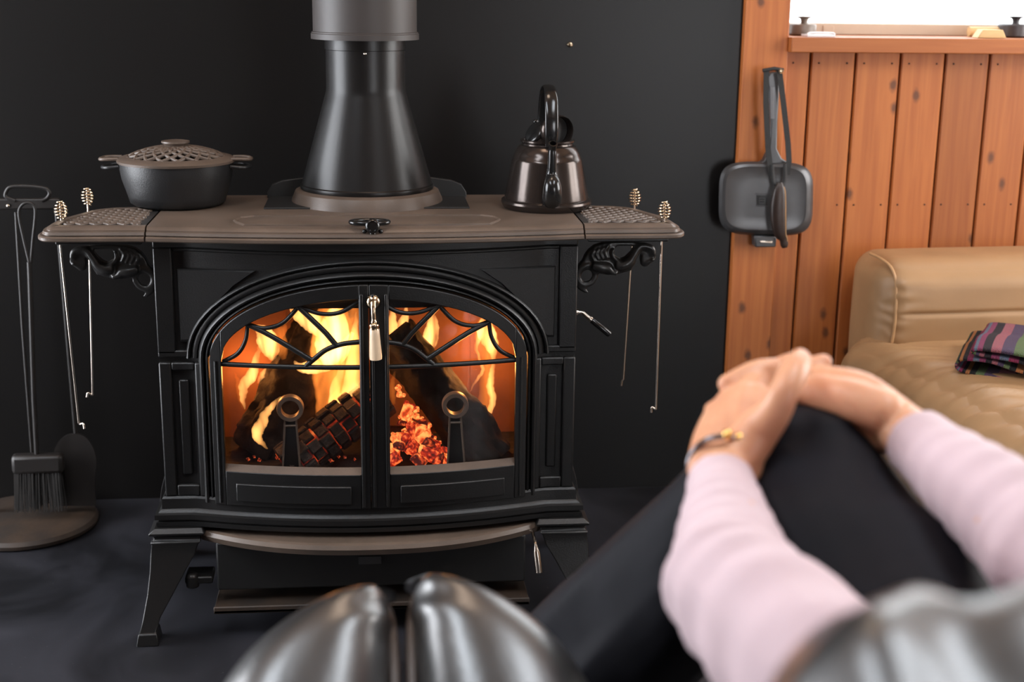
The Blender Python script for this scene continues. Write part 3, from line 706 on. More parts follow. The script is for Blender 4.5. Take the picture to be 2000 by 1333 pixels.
# bed of coals
rnd = random.Random(11)
ico = []
def coal_mesh(seed, flat):
    bm = bmesh.new(); bmesh.ops.create_cube(bm, size=1.5); r2 = random.Random(seed)
    for v in bm.verts: v.co = Vector((v.co.x*r2.uniform(.7, 1.35), v.co.y*r2.uniform(.7, 1.2), v.co.z*r2.uniform(.6, 1.1)*flat))
    bmesh.ops.bevel(bm, geom=bm.edges[:], offset=.16, segments=1, affect='EDGES')
    me = bpy.data.meshes.new('coal'); bm.to_mesh(me); bm.free(); return me
coals = [coal_mesh(i, .75) for i in range(6)]
for i_, me in enumerate(coals[:4]): me.materials.append(COALHOT if i_ % 2 else COALRED)
for me in coals[4:]: me.materials.append(EMBERDIM)
for i in range(90):
    u = rnd.random(); px = 765+u*115; hmax = 895-max(0, (1-abs(u-.25)*1.5))*95
    py = rnd.uniform(hmax, 900); yy = 2.47+rnd.random()*.02+(900-py)/130*.06
    p = at(px, py, yy); s_ = rnd.choice((.006, .008, .010, .014, .018))
    o = bpy.data.objects.new('coal', coals[i % 6]); COL.objects.link(o); o.location = p; o.scale = (s_, s_, s_*.9); o.rotation_euler = (rnd.random()*3, rnd.random()*3, rnd.random()*3)
    tag(o, 'glowing orange coal heaped behind the right door glass', 'coal', 'coals heaped in the stove')
for i in range(18):
    px = rnd.uniform(480, 700); p = at(px, rnd.uniform(891, 901), 2.47+rnd.uniform(0, .05)); s_ = rnd.choice((.003, .004, .006, .008))
    o = bpy.data.objects.new('coal', coals[4+i % 2]); COL.objects.link(o); o.location = p; o.scale = (s_, s_, s_); o.rotation_euler = (rnd.random()*3, rnd.random()*3, 0)
    tag(o, 'fading coal crumb on the stove floor behind the left glass', 'coal', 'coals along the left glass')
for i in range(30):
    t_ = rnd.random(); p = at(772+82*t_+rnd.uniform(-9, 9), 748+128*t_+rnd.uniform(-12, 12), 2.535-.012*t_); s_ = rnd.uniform(.004, .009)
    o = bpy.data.objects.new('coal', coals[i % 4]); COL.objects.link(o); o.location = p; o.scale = (s_, s_*.6, s_*1.2); o.rotation_euler = (rnd.random()*3, rnd.random()*3, 0)
    tag(o, 'glowing flake of char along the underside of the sloping log', 'coal', 'glowing flakes on the sloping log')
# andirons with ring heads
for px, lab in ((567, 'iron andiron with a ring head behind the left glass'), (889, 'iron andiron with a ring head behind the right glass')):
    yy = 2.452
    top_ = at(px, 797 if px < 700 else 791, yy); bot = at(px+2, 905 if px < 700 else 897, yy)
    an = thing('andiron', lab, 'andiron', (bot.x, yy, .286), 'ring-headed andirons')
    b = B(); rr = .0195
    prof = [(.0165, -.010), (.0235, -.010), (.0245, -.006), (.0245, .006), (.0235, .010), (.0165, .010)]
    R = []
    for i in range(36):
        an_ = 2*PI*i/36; R.append([Vector((top_.x+r*math.cos(an_), yy+h_, top_.z+r*math.sin(an_))) for r, h_ in prof])
    b.rings(R, False, True); obj('ring', b, IRON_TOP, an, 40)
    z1 = top_.z-.021; z0 = .286
    b = B().prism([(bot.x-.018, z0), (bot.x+.018, z0), (top_.x+.010, z1), (top_.x-.010, z1)], yy-.004, yy+.008); obj('post', b, IRON, an, 30, .001)
    b = B()
    for s in (-1, 1): b.tube([(bot.x+s*.017, yy-.005, z0), (top_.x+s*.010, yy-.005, z1)], .0022, 6)
    b.tube([(top_.x-.012, yy-.005, z1-.012), (top_.x+.012, yy-.005, z1-.012)], .0022, 6); obj('rib', b, IRON_TOP, an, 60)
# flames
fire = thing('fire', 'tall orange and yellow flames burning behind the stove glass', 'fire', (SX, 2.58, .29))
def flame(pts, y, m, thick=.55):
    C = crn([(*at(px, py, y+dy), wd) for px, py, wd, dy in [(p[0], p[1], p[2]*.00047, p[3] if len(p) > 3 else 0) for p in pts]], 7); R = []
    n = len(C)
    for i, c in enumerate(C):
        wob = .0025*noise.noise(Vector((c[0]*60, i*.5, y*50)))
        a = Vector(C[max(i-1, 0)][:3]); e = Vector(C[min(i+1, n-1)][:3]); t = (e-a).normalized(); u = t.cross(Vector((0, 1, 0)))
        u = u.normalized() if u.length > 1e-5 else Vector((1, 0, 0)); w_ = max(c[3], .0006)
        R.append([Vector(c[:3])+u*(wob+w_*math.cos(2*PI*k/14))+Vector((0, 1, 0))*(w_*thick*math.sin(2*PI*k/14)) for k in range(14)])
    b = B().rings(R); obj('flame', b, m, fire, 180)
flame([(590, 890, 6), (622, 850, 34), (650, 800, 74), (660, 740, 104), (656, 680, 104), (650, 640, 84), (650, 605, 60), (655, 570, 10)], 2.565, FLAME)
flame([(640, 720, 8), (645, 690, 60), (650, 655, 66), (655, 620, 46), (660, 590, 8)], 2.545, FLAMEHOT)
flame([(595, 885, 4), (640, 840, 26), (675, 790, 36), (690, 740, 36), (690, 690, 26), (694, 640, 12), (696, 610, 3)], 2.545, FLAMEHOT)
flame([(600, 880, 4), (622, 845, 16), (650, 800, 26), (655, 760, 22), (668, 720, 12), (672, 690, 4)], 2.54, FLAMEHOT)
flame([(640, 790, 10), (690, 740, 40), (700, 680, 46), (690, 620, 40), (680, 580, 10)], 2.60, FLAME)
flame([(574, 706, 4), (590, 718, 22), (620, 716, 30), (660, 695, 36), (690, 650, 8)], 2.53, FLAMEHOT)
flame([(640, 660, 10), (622, 640, 40), (600, 622, 40), (580, 606, 30), (572, 588, 6)], 2.53, FLAMEHOT)
flame([(530, 705, 6), (530, 690, 32), (522, 665, 44), (512, 648, 30), (496, 636, 6)], 2.52, FLAMEHOT)
flame([(556, 702, 10), (548, 680, 30), (545, 655, 30), (560, 636, 6)], 2.52, FLAME)
flame([(478, 800, 3), (474, 775, 14), (478, 752, 22), (490, 735, 24), (497, 715, 18), (504, 690, 10), (508, 670, 3)], 2.55, FLAMEHOT)
flame([(474, 800, 3), (468, 770, 12), (465, 745, 9), (458, 728, 2)], 2.55, FLAME)
flame([(520, 720, 4), (510, 735, 12), (505, 750, 3)], 2.61, FLAMEHOT)
flame([(523, 877, 3), (508, 862, 14), (502, 845, 24), (512, 825, 22), (522, 805, 16), (538, 786, 10), (556, 772, 3)], 2.475, FLAMEHOT)
flame([(762, 700, 6), (768, 665, 24), (765, 630, 22), (768, 600, 5)], 2.60, FLAMEHOT)
flame([(782, 668, 6), (785, 640, 24), (792, 615, 14), (795, 595, 3)], 2.60, FLAMEHOT)
flame([(800, 690, 8), (832, 675, 34), (842, 650, 32), (845, 625, 20), (843, 605, 5)], 2.61, FLAMEHOT)
flame([(770, 720, 14), (778, 690, 30), (782, 665, 16), (790, 650, 3)], 2.62, FLAME)
flame([(805, 705, 4), (820, 695, 22), (800, 682, 18), (788, 670, 4)], 2.61, FLAMEHOT)
flame([(948, 828, 3), (956, 805, 12), (963, 780, 15), (957, 755, 16), (961, 730, 12), (964, 700, 10), (958, 670, 34), (948, 645, 38), (950, 620, 20), (952, 600, 5)], 2.60, FLAMEHOT)
flame([(918, 765, 2), (930, 745, 6), (943, 722, 8), (936, 700, 6), (930, 680, 8), (938, 650, 12), (945, 630, 4)], 2.605, FLAMEHOT)
flame([(940, 835, 5), (948, 790, 30), (950, 750, 34), (952, 720, 30), (950, 680, 44), (948, 640, 40), (950, 605, 8)], 2.63, FLAME)
flame([(770, 790, 8), (765, 765, 14), (768, 740, 8), (772, 725, 2)], 2.50, FLAME)

# ================================================================= ON THE STOVE
# steamer pot
py_ = 2.665; pz = ZT+.0006
pl_, pr_ = at(256, 405, py_).x, at(441, 408, py_).x; pcx = (pl_+pr_)/2; rb = (pr_-pl_)/2
tl_, tr_ = at(233, 318, py_).x, at(456, 319, py_).x; rt_ = (tr_-tl_)/2; pcx = (pcx+(tl_+tr_)/2)/2; ztop = at(345, 316, py_).z
pot = thing('steamer_pot', 'dark cast iron steamer pot with a brown lattice lid on the stove', 'pot', (pcx, py_, pz))
pb = obj('pot_body', B().lathe([(rb*.9, pz), (rb, pz+.006), (rb+.004, pz+.02), (rt_-.004, ztop-.03), (rt_-.001, ztop-.012), (rt_, ztop), (rt_-.006, ztop), (rt_-.008, ztop-.02), (rb-.006, pz+.01), (.001, pz+.008)], (pcx, py_, 0), 64), IRON_POT, pot, 40)
for s in (-1, 1):
    b = B(); x0 = pcx+s*(rt_-.004)
    b.tube(cr([(x0, py_-.028, ztop-.006), (x0+s*.022, py_-.026, ztop-.008), (x0+s*.033, py_-.010, ztop-.009), (x0+s*.033, py_+.010, ztop-.009), (x0+s*.022, py_+.026, ztop-.008), (x0, py_+.028, ztop-.006)], 6), .0036, 10); obj('handle', b, IRON_POT, pb, 60)
lid = obj('lid', B().lathe([(rt_-.014, ztop+.0005), (rt_+.003, ztop+.0005), (rt_+.004, ztop+.005), (rt_-.001, ztop+.009), (rt_-.016, ztop+.012), (rt_-.018, ztop+.008)], (pcx, py_, 0), 64, None, True), IRON_TOP, pot, 40)
lid.data.polygons  # ring only: the middle is open lattice
b = B(); r1 = rt_-.015; hd_ = .019
def dome(r, th): return Vector((pcx+r*math.cos(th), py_+r*math.sin(th), ztop+.009+hd_*(1-(r/r1)**2.4)))
for k in range(18):
    for s in (-1, 1):
        th0 = 2*PI*k/18; b.tube([dome(.018+(r1-.018)*t/8, th0+s*1.1*(t/8)) for t in range(9)], .0034, 6)
obj('lattice', b, IRON_TOP, lid, 60)
b = B().lathe([(.026, ztop+.022), (.026, ztop+.029), (.021, ztop+.031), (.023, ztop+.034), (.026, ztop+.036), (.026, ztop+.039), (.020, ztop+.040), (.016, ztop+.038), (.001, ztop+.038)], (pcx, py_, 0), 32); obj('lid_knob', b, IRON_TOP, lid, 40)
for s in (-1, 1):
    b = B(); x0 = pcx+s*(rt_-.002); z_ = ztop+.007
    b.tube(cr([(x0, py_-.020, z_), (x0+s*.020, py_-.020, z_), (x0+s*.034, py_-.012, z_-.001), (x0+s*.034, py_+.012, z_-.001), (x0+s*.020, py_+.020, z_), (x0, py_+.020, z_)], 6), .0034, 10); obj('lid_handle', b, IRON_TOP, lid, 60)
# kettle
ky = 2.615; kcx = at(1067, 400, ky).x; kz = ZT+.0006
def kr(a, c, p): return (at(c, p, ky).x-at(a, p, ky).x)/2
def kzz(p): return at(1067, p, ky).z
kettle = thing('kettle', 'glossy brown black enamel kettle with its lid flipped open', 'kettle', (kcx, ky, kz))
r0, r1_, r2_, r3_ = kr(980, 1156, 400), kr(985, 1150, 388), kr(1001, 1138, 314), kr(1019, 1119, 277)
z1_, z2_, z3_ = kzz(394), kzz(312), kzz(279)
body = obj('kettle_body', B().lathe([(r0*.93, kz), (r0*.97, kz+.005), (r0, kz+.011), (r0*.99, kz+.015), (r1_*.985, kz+.018), (r1_*.985, kz+.020), (r2_, z2_-.002), (r2_*.985, z2_+.003), (r2_*.97, z2_+.004), (r2_*.93, z2_+.012), (r3_*1.12, z3_-.006), (r3_*1.0, z3_-.003), (r3_*.98, z3_), (r3_*1.06, z3_+.003), (r3_*1.06, z3_+.006), (r3_*.95, z3_+.007), (r3_*.88, z3_), (r3_*.88, z3_-.03), (.001, z3_-.032)], (kcx, ky, 0), 64), KETTLE, kettle, 35)
K = lambda dx, dy, z: Vector((kcx+dx, ky+dy, z))
sp = crn([(0, -r1_*.82, kz+.020, .018), (0, -r1_*.99, kz+.030, .0185), (0, -r1_*1.04, kz+.052, .0165), (0, -r2_*1.10, z2_-.020, .0115), (0, -r2_*1.14, z2_-.001, .0085), (0, -r2_*1.15, z2_+.018, .0082), (0, -r2_*1.16, z3_-.002, .0078), (0, -r2_*1.24, z3_+.007, .0080)], 5)
b = B(); b.tube([K(*c[:3]) for c in sp], [c[3] for c in sp], 20, caps=False)
e_ = K(*sp[-1][:3]); d_ = (e_-K(*sp[-4][:3])).normalized(); b.tube([e_, e_-d_*.02], [.0062, .0058], 20, caps=False)
sp_o = obj('spout', b, GLOSSBLACK, kettle, 60)
obj('spout_ring', B().lathe([(.0085, -.001), (.0085, .0015), (.0060, .0018), (.0060, -.001)], e_, 24, d_, True), GLOSSBLACK, sp_o, 60)
zt_ = kzz(168)-.004
hp = crn([(0, -r3_*1.05, z3_-.002), (0, -r3_*1.22, z3_+.020), (0, -r3_*1.16, z3_+.055), (0, -r3_*.75, zt_-.010), (0, 0, zt_+.004), (0, r3_*.75, zt_-.010), (0, r3_*1.16, z3_+.055), (0, r3_*1.22, z3_+.020), (0, r3_*1.05, z3_-.002)], 7)
b = B(); m_ = len(hp)
b.tube([K(*c) for c in hp], [.0105+.0022*math.sin(PI*min(1, abs(i/(m_-1)-.5)*2)) for i in range(m_)], 14, flat=.30, upv=None); obj('handle', b, GLOSSBLACK, kettle, 60)
ax = Vector((.42, -.80, -.05)).normalized(); lc = at(1088, 256, ky-.035)
b = B().lathe([(.0275, .010), (.0285, .012), (.0302, .008), (.0295, .002), (.0280, -.002), (.0302, -.006), (.0298, -.010), (.024, -.016), (.008, -.020), (.001, -.020), (.001, -.015), (.023, -.012), (.0262, -.004), (.0265, .008)], lc, 40, ax, True); ld = obj('lid', b, KETTLE, kettle, 40); obj('lid_inside', B().lathe([(.001, -.004), (.0255, -.004), (.0255, -.006), (.001, -.006)], lc, 32, ax), BLACK, ld, 40)
lc2 = at(1042, 259, ky-.005); b = B().lathe([(.001, .002), (.018, .002), (.022, .0), (.023, -.004), (.018, -.006), (.001, -.005)], lc2, 36, Vector((-.75, -.45, .5))); b.tube([lc2, at(1062, 270, ky)], .004, 8); b.ell(at(1046, 238, ky+.01), (.005, .005, .005), 10, 6); obj('hinge_plate', b, GLOSSBLACK, ld, 50)

# drying rods with spring handles through the shelves
def rod(base, pts, hook, lab):
    P0 = Vector(base); t = thing('drying_rod', lab, 'rod', P0, 'drying rods hung through the stove shelves')
    path = [P0+Vector((0, 0, .032)), P0] + pts + hook
    b = B(); b.tube([P0+Vector((0, 0, .030)), P0, pts[0], pts[1]], .0021, 8); b.tube(cr([pts[1]]+hook, 5), .0023, 8); obj('rod', b, NICKEL, t, 60)
    b = B(); H = []
    for i in range(6*14+1):
        u = i/(6*14); r = .0028+.0086*math.sin(PI*min(1, u*.92+.06))**.8; H.append(P0+Vector((r*math.cos(2*PI*u*6), r*math.sin(2*PI*u*6), .002+.033*u)))
    b.tube(H, .0013, 6); obj('spring_handle', b, BRASS, t, 60)
Vz = Vector
a = atz(111, 431, ZT); a.x = max(a.x, -.548)
rod(a, [at(118, 482, a.y), at(154, 826, a.y+.02)], [at(157, 829, a.y+.02), at(163, 828, a.y+.015), at(165, 838, a.y+.012)], 'chromed rod by the left shelf corner, hanging nearest the fire shovel')
a = atz(172, 403, ZT); rod(a, [at(175, 505, a.y), at(181, 768, a.y)], [at(180, 772, a.y), at(172, 768, a.y), at(170, 776, a.y)], 'short chromed rod crossing the left beast bracket')
a = atz(1239, 404, ZT); rod(a, [at(1230, 540, a.y), at(1217, 742, a.y)], [at(1215, 744, a.y), at(1214, 748, a.y), at(1213, 754, a.y)], 'short chromed rod hanging behind the right beast bracket')
a = atz(1297, 430, ZT); rod(a, [at(1292, 475, a.y), at(1281, 796, a.y)], [at(1280, 800, a.y), at(1273, 796, a.y), at(1272, 806, a.y)], 'long chromed rod at the outer end of the right shelf')

# ================================================================= FIRE TOOLS ON THE LEFT
bc = Vector((-.775, 2.965, 0)); TY0 = 2.955
stand = thing('fire_tool_stand', 'dark iron fire tool stand with loop handle and round worn base', 'tool stand', bc)
obj('base', B().lathe([(.145, 0), (.152, .004), (.154, .012), (.148, .020), (.13, .024), (.001, .026)], bc, 48), WORN, stand, 40)
topz = at(50, 402, TY0).z
obj('post', B().tube([bc+Vector((-.085, .02, .02)), Vector((bc.x-.085, bc.y+.02, topz))], .008, 12), TOOLIRON, stand, 60)
obj('crossbar', B().box2((at(-60, 400, TY0).x, TY0+.02, topz-.012), (at(112, 400, TY0).x, TY0+.034, topz+.012)), TOOLIRON, stand, 30, .004)
lp = [(12, 385), (12, 375), (22, 365), (55, 364), (88, 368), (97, 377), (92, 387), (82, 392)]
b = B(); b.tube(cr([at(30, 392, TY0+.02)]+[at(x, y, TY0+.02) for x, y in lp], 5), .004, 8); obj('loop_handle', b, TOOLIRON, stand, 60)
obj('rivet', B().lathe([(.004, 0), (.004, .002), (.002, .004)], at(16, 402, TY0+.02), 10, (0, -1, 0)), NICKEL, stand, 60)
# brush
by = 2.94; bz = at(72, 924, by).z
brush = thing('hearth_brush', 'hearth brush with dark bristles hanging on the tool stand', 'brush', (at(72, 990, by).x, by, .03))
b = B()
sh_ = [at(72, 890, by), at(66, 780, by), at(58, 530, by+.005), at(57, 512, by+.005)]
b.tube(sh_, .0052, 10); b.tube(cr([at(58, 516, by+.005), at(47, 470, by+.006), at(37, 420, by+.006), at(42, 402, by+.006), at(54, 396, by+.006), at(66, 402, by+.006), at(69, 420, by+.006), at(64, 470, by+.006), at(60, 516, by+.006)], 5), .0032, 8); obj('shaft', b, TOOLIRON, brush, 60)
p, q = at(26, 924, by), at(123, 886, by)
obj('head', B().box2((p.x, by-.016, p.z), (q.x, by+.016, q.z)), TOOLIRON, brush, 30, .008)
b = B(); rnd = random.Random(5)
for i in range(260):
    u = rnd.uniform(-1, 1); d = rnd.uniform(-1, 1); cx_ = (p.x+q.x)/2; hw_ = (q.x-p.x)/2*.93
    a0 = Vector((cx_+u*hw_, by+d*.013, p.z+.002)); a1 = Vector((cx_+u*hw_*1.10+rnd.uniform(-.004, .004), by+d*.022, p.z-.078-rnd.uniform(0, .010)))
    s_ = Vector((.0011, 0, 0)); b.add([a0-s_, a0+s_, a1+s_*.5, a1-s_*.5], [(0, 1, 2, 3)])
br = obj('bristles', b, BRISTLE, brush, 0); br['kind'] = 'stuff'
# shovel
sy = 2.985
shovel = thing('fire_shovel', 'dark iron hearth shovel hanging behind the brush', 'shovel', (at(148, 985, sy).x, sy, .03))
out = [(106, 985), (107, 930), (104, 895), (112, 868), (128, 850), (148, 845), (168, 850), (184, 872), (190, 900), (187, 935), (189, 985)]
C = [at(x, y, sy) for x, y in crn(out, 4)]; cen = at(148, 920, sy); n_ = len(C); R = []
for k, dy in ((1.0, -.012), (1.0, -.009), (.93, .002), (.6, .006), (.2, .007)): R.append([Vector((cen.x+(p.x-cen.x)*k, sy+dy, cen.z+(p.z-cen.z)*k)) for p in C])
R2 = [[p+Vector((0, .003, 0)) for p in r] for r in reversed(R)]
obj('blade', B().rings(R+R2), TOOLIRON, shovel, 50)
obj('shaft', B().tube([at(149, 862, sy-.004), at(130, 640, sy-.006), at(110, 410, sy-.008)], .0045, 8), TOOLIRON, shovel, 60)
obj('rivet', B().lathe([(.005, 0), (.005, .002), (.003, .004)], at(157, 877, sy-.001), 10, (0, -1, 0)), TOOLIRON, shovel, 60)
# poker
pk = B(); ky2 = 2.975; pk.tube([at(31, 415, ky2), at(44, 640, ky2), at(62, 880, ky2), at(64, 960, ky2)], .0034, 8); pk.tube(cr([at(64, 960, ky2), at(66, 985, ky2), at(76, 985, ky2)], 4), .0034, 8)
tag(obj('fire_poker', pk, TOOLIRON, None, 60), 'thin iron poker hanging behind the hearth brush', 'poker')
# screw hook on the black wall
tag(obj('wall_screw', B().lathe([(.006, 0), (.006, .002), (.003, .004), (.003, .012), (.0045, .013), (.0045, .015), (.002, .016)], at(1113, 87, RY1), 12, (0, -1, 0)), BRASS, None, 60), 'small brass screw in the black wall above the kettle', 'screw')

# ================================================================= HANGING PAN
SLOT = mat('handle_inlay', (.22, .22, .23), .5, var=.1)
HY = RY1-.022
pan = thing('sandwich_pan', 'square black hot sandwich pan hung by its handle on the cedar post', 'pan', at(1495, 465, HY-.02))
def rr_outline(cx, cy, hw, hh, e=4.2, n=48, tilt=.02):
    P = []
    for i in range(n):
        a_ = 2*PI*i/n; c_, s_ = math.cos(a_), math.sin(a_); x = hw*math.copysign(abs(c_)**(2/e), c_); y = hh*math.copysign(abs(s_)**(2/e), s_); P.append((cx+x-y*tilt, cy+y+x*tilt))
    return P
cc = (1496, 388)
def panring(k, y): return [at(x, z, y) for x, z in rr_outline(cc[0], cc[1], 92*k, 72*k)]
back_ = B().rings([panring(.90, HY-.001), panring(.97, HY-.006), panring(.99, HY-.020), panring(.95, HY-.022)]); obj('back_pan', back_, GUNMETAL, pan, 40)
front_ = B().rings([panring(.97, HY-.0225), panring(1.0, HY-.026), panring(1.0, HY-.030), panring(.93, HY-.040), panring(.86, HY-.043), panring(.83, HY-.042), panring(.5, HY-.042)]); fp = obj('front_pan', front_, GUNMETAL, pan, 30)
# handle pair
def hquad(y0, y1, pts):
    b = B(); b.prism([(at(x, z, (y0+y1)/2).x, at(x, z, (y0+y1)/2).z) for x, z in pts], y0, y1); return b
hpts = [(1476, 322), (1490, 312), (1500, 290), (1503, 240), (1499, 180), (1496, 150), (1503, 140), (1518, 140), (1520, 150), (1519, 190), (1516, 240), (1515, 290), (1524, 308), (1540, 318)]
obj('handle', hquad(HY-.034, HY-.010, hpts), GUNMETAL, pan, 30, .003)
obj('handle_slot', hquad(HY-.0362, HY-.034, [(1504, 170), (1513, 170), (1512, 232), (1506, 232)]), SLOT, pan, 30)
obj('emblem', hquad(HY-.0440, HY-.0420, [(1478, 382), (1498, 382), (1498, 401), (1478, 401)]), BLACK, fp, 30)
b = B()
for (x0, y0_, x1, y1_) in ((1476, 379, 1502, 379), (1476, 403, 1500, 403), (1483, 387, 1494, 387), (1483, 387, 1483, 397), (1483, 397, 1494, 397), (1494, 387, 1494, 397), (1484, 392, 1494, 392)):
    b.tube([at(x0, y0_, HY-.0445), at(x1, y1_, HY-.0445)], .0008, 6)
obj('emblem_lines', b, GUNMETAL, fp, 60)
obj('clasp', hquad(HY-.036, HY-.004, [(1470, 458), (1514, 460), (1512, 481), (1472, 481)]), GUNMETAL, pan, 30, .003)
obj('clasp_bar', hquad(HY-.040, HY-.034, [(1484, 470), (1508, 471), (1508, 475), (1484, 474)]), NICKEL, pan, 30, .001)
nl = B().lathe([(.0035, -.004), (.0035, .050), (.0055, .051), (.0055, .054), (.002, .055)], at(1512, 136, HY), 12, (0, -1, 0)); tag(obj('hanging_nail', nl, BRASS, None, 60), 'copper nail in the cedar post holding up the pan', 'nail')
pouch = thing('hanging_pouch', 'dark brown slim leather case dangling on a black strap over the pan', 'case', at(1522, 480, HY-.06))
def ribbon(pts, w_, y_):
    b = B(); P = [at(x, z, y) for x, z, y in pts]; R = []
    for p in P: R.append([p+Vector((-w_, -.001, 0)), p+Vector((w_, -.001, 0)), p+Vector((w_, .001, 0)), p+Vector((-w_, .001, 0))])
    return b.rings(R)
ys = HY-.050
obj('strap', ribbon([(1497, 137, ys), (1496, 200, ys), (1500, 290, ys), (1505, 330, ys-.003), (1507, 345, ys-.003)], .0062, 0), STRAP, pouch, 0)
obj('strap', ribbon([(1522, 137, ys), (1530, 200, ys), (1539, 280, ys), (1541, 315, ys-.003), (1537, 342, ys-.003)], .0062, 0), STRAP, pouch, 0)
obj('strap_top', B().tube([at(1490, 138, ys), at(1512, 134, ys), at(1530, 137, ys)], .0042, 8), STRAP, pouch, 60)
obj('loop', B().tube(cr([at(1508, 322, ys-.005), at(1510, 352, ys-.006), at(1516, 362, ys-.008), at(1528, 362, ys-.008), at(1533, 350, ys-.006), at(1533, 320, ys-.005)], 5), .0042, 8, flat=.5), STRAP, pouch, 60)
C = crn([(*at(1523, 357, ys-.015), .006), (*at(1523, 372, ys-.016), .014), (*at(1521, 400, ys-.016), .0185), (*at(1521, 430, ys-.016), .0185), (*at(1524, 455, ys-.016), .0150), (*at(1530, 466, ys-.015), .010), (*at(1532, 478, ys-.014), .009), (*at(1533, 484, ys-.014), .006)], 5)
obj('case_body', B().tube([c[:3] for c in C], [c[3] for c in C], 16, flat=.6), POUCH, pouch, 60)
C2 = [Vector(c[:3])+Vector((c[3]*.72, -c[3]*.42, 0)) for c in C[3:28]]; obj('seam', B().tube(C2, .0012, 6), TANPIPE, pouch, 60)

# ================================================================= ON THE SILL
def jar(px0, px1, y, m, lab, knobx):
    x0, x1 = at(px0, 60, y).x, at(px1, 60, y).x; r = (x1-x0)/2; cx_ = (x0+x1)/2; z1 = at(knobx, 47, y).z; z2 = at(knobx, 32, y).z
    t = thing('lidded_jar', lab, 'jar', (cx_, y, SILLZ))
    obj('jar_body', B().lathe([(r*.9, SILLZ+.0005), (r, SILLZ+.004), (r, z1-.003), (r*.92, z1), (.001, z1+.001)], (cx_, y, 0), 40), m, t, 40)
    obj('knob', B().lathe([(.008, z1), (.0075, z1+.006), (.0095, z1+.012), (.017, z2-.002), (.017, z2), (.001, z2+.001)], (cx_+.003, y, 0), 24), m, t, 40)
jar(1541, 1593, 3.185, JARM, 'brown lidded jar at the post end of the window sill', 1567)
JARD = mat('jar_dark', (.05, .042, .045), .4, var=.1)
jar(1950, 2010, 3.185, JARD, 'dark lidded jar beside the pale wooden block on the sill', 1978)
b = B(); p, q = at(1571, 70, 3.12), at(1625, 63, 3.12); b.box2((p.x, 3.095, SILLZ+.0005), (q.x, 3.145, SILLZ+.005)); b.tube(cr([(p.x, 3.10, SILLZ+.004), (p.x+.008, 3.10, SILLZ+.009), (q.x-.006, 3.10, SILLZ+.009), (q.x, 3.10, SILLZ+.003)], 5), .002, 8)
tag(obj('white_dish', b, WHITE, None, 40, .0015), 'small white dish lying on the sill before the brown jar', 'dish')
p, q = at(1904, 72, 3.12), at(1962, 58, 3.12); b = B().prism([(p.x, SILLZ+.0005), (q.x, SILLZ+.0005), (q.x-.010, q.z), (p.x+.012, q.z)], 3.105, 3.14)
tag(obj('wooden_block', b, PINE, None, 20, .0015), 'pale wooden block with sloped ends on the sill', 'block')
p, q = at(1892, 62, 3.19), at(1945, 57, 3.19); b = B().tube([(p.x, 3.19, SILLZ+.012), (q.x+.02, 3.19, SILLZ+.012)], .0115, 16)
tag(obj('wooden_stick', b, PINE, None, 60), 'short round wooden stick behind the pale block', 'stick')

# ================================================================= SOFA
def rbox(c, size, r, n=18, bulge=0, nz=None):
    """rounded, slightly swollen cushion"""
    bm = bmesh.new(); bmesh.ops.create_cube(bm, size=2); bmesh.ops.subdivide_edges(bm, edges=bm.edges, cuts=n, use_grid_fill=True)
    h = Vector(size)/2; c = Vector(c); b = B(); rr = r if isinstance(r, (tuple, list)) else (r, r, r)
    for v in bm.verts:
        u = v.co.copy(); p = Vector((u.x*h.x, u.y*h.y, u.z*h.z))
        inn = Vector([max(-(h[i]-rr[i]), min(h[i]-rr[i], p[i])) for i in range(3)]); d = Vector([(p[i]-inn[i])/rr[i] for i in range(3)])
        if d.length > 1e-6: d.normalize(); p = inn+Vector([d[i]*rr[i] for i in range(3)])
        if bulge:
            f = [(1-u[(i+1) % 3]**2)*(1-u[(i+2) % 3]**2) for i in range(3)]
            p += Vector([math.copysign(1, u[i])*bulge*f[i]*abs(u[i])**3 for i in range(3)])
        q = c+p
        if nz: q = Vector(nz(q, u))
        b.v.append(q)
    bm.verts.ensure_lookup_table(); bm.verts.index_update()
    b.f = [tuple(v.index for v in f.verts) for f in bm.faces]; bm.free(); return b
SXL = 1.090
sofa = thing('sofa', 'tan leather sofa with piped cushions against the cedar boards', 'sofa', (1.7, 2.55, 0))
def nb(q, u):
    d = .0045*noise.noise(Vector((q.x*5, q.y*3, q.z*9)))
    fr_ = max(0, min(1, (2.92-q.y)*14))
    cr_ = math.exp(-((q.z-.490-.006*math.sin((q.x-1.05)*3))/.0045)**2)*max(0, min(1, (q.x-SXL-.03)*40))   # stitched seam across the back
    fold = math.exp(-((q.z-.385-.20*(q.x-1.22))/.014)**2)*max(0, min(1, (q.x-1.16)*8))*max(0, min(1, (1.55-q.x)*5))
    g = abs(q.x-SXL-.027); edge = math.exp(-g/.022)*.0022*math.sin(q.z*210+4*noise.noise(q*25))
    return q+Vector((0, (.006*cr_+.008*fold+edge)*fr_+d, d*.6))
bk = obj('backrest', rbox((SXL+.62, 2.955, .432), (1.24, .25, .335), (.045, .085, .055), 96, .010, nb), TAN, sofa, 180)
SHEAR = .20
def shr(p): return Vector((p[0]+SHEAR*max(0, 2.86-p[1]), p[1], p[2]))
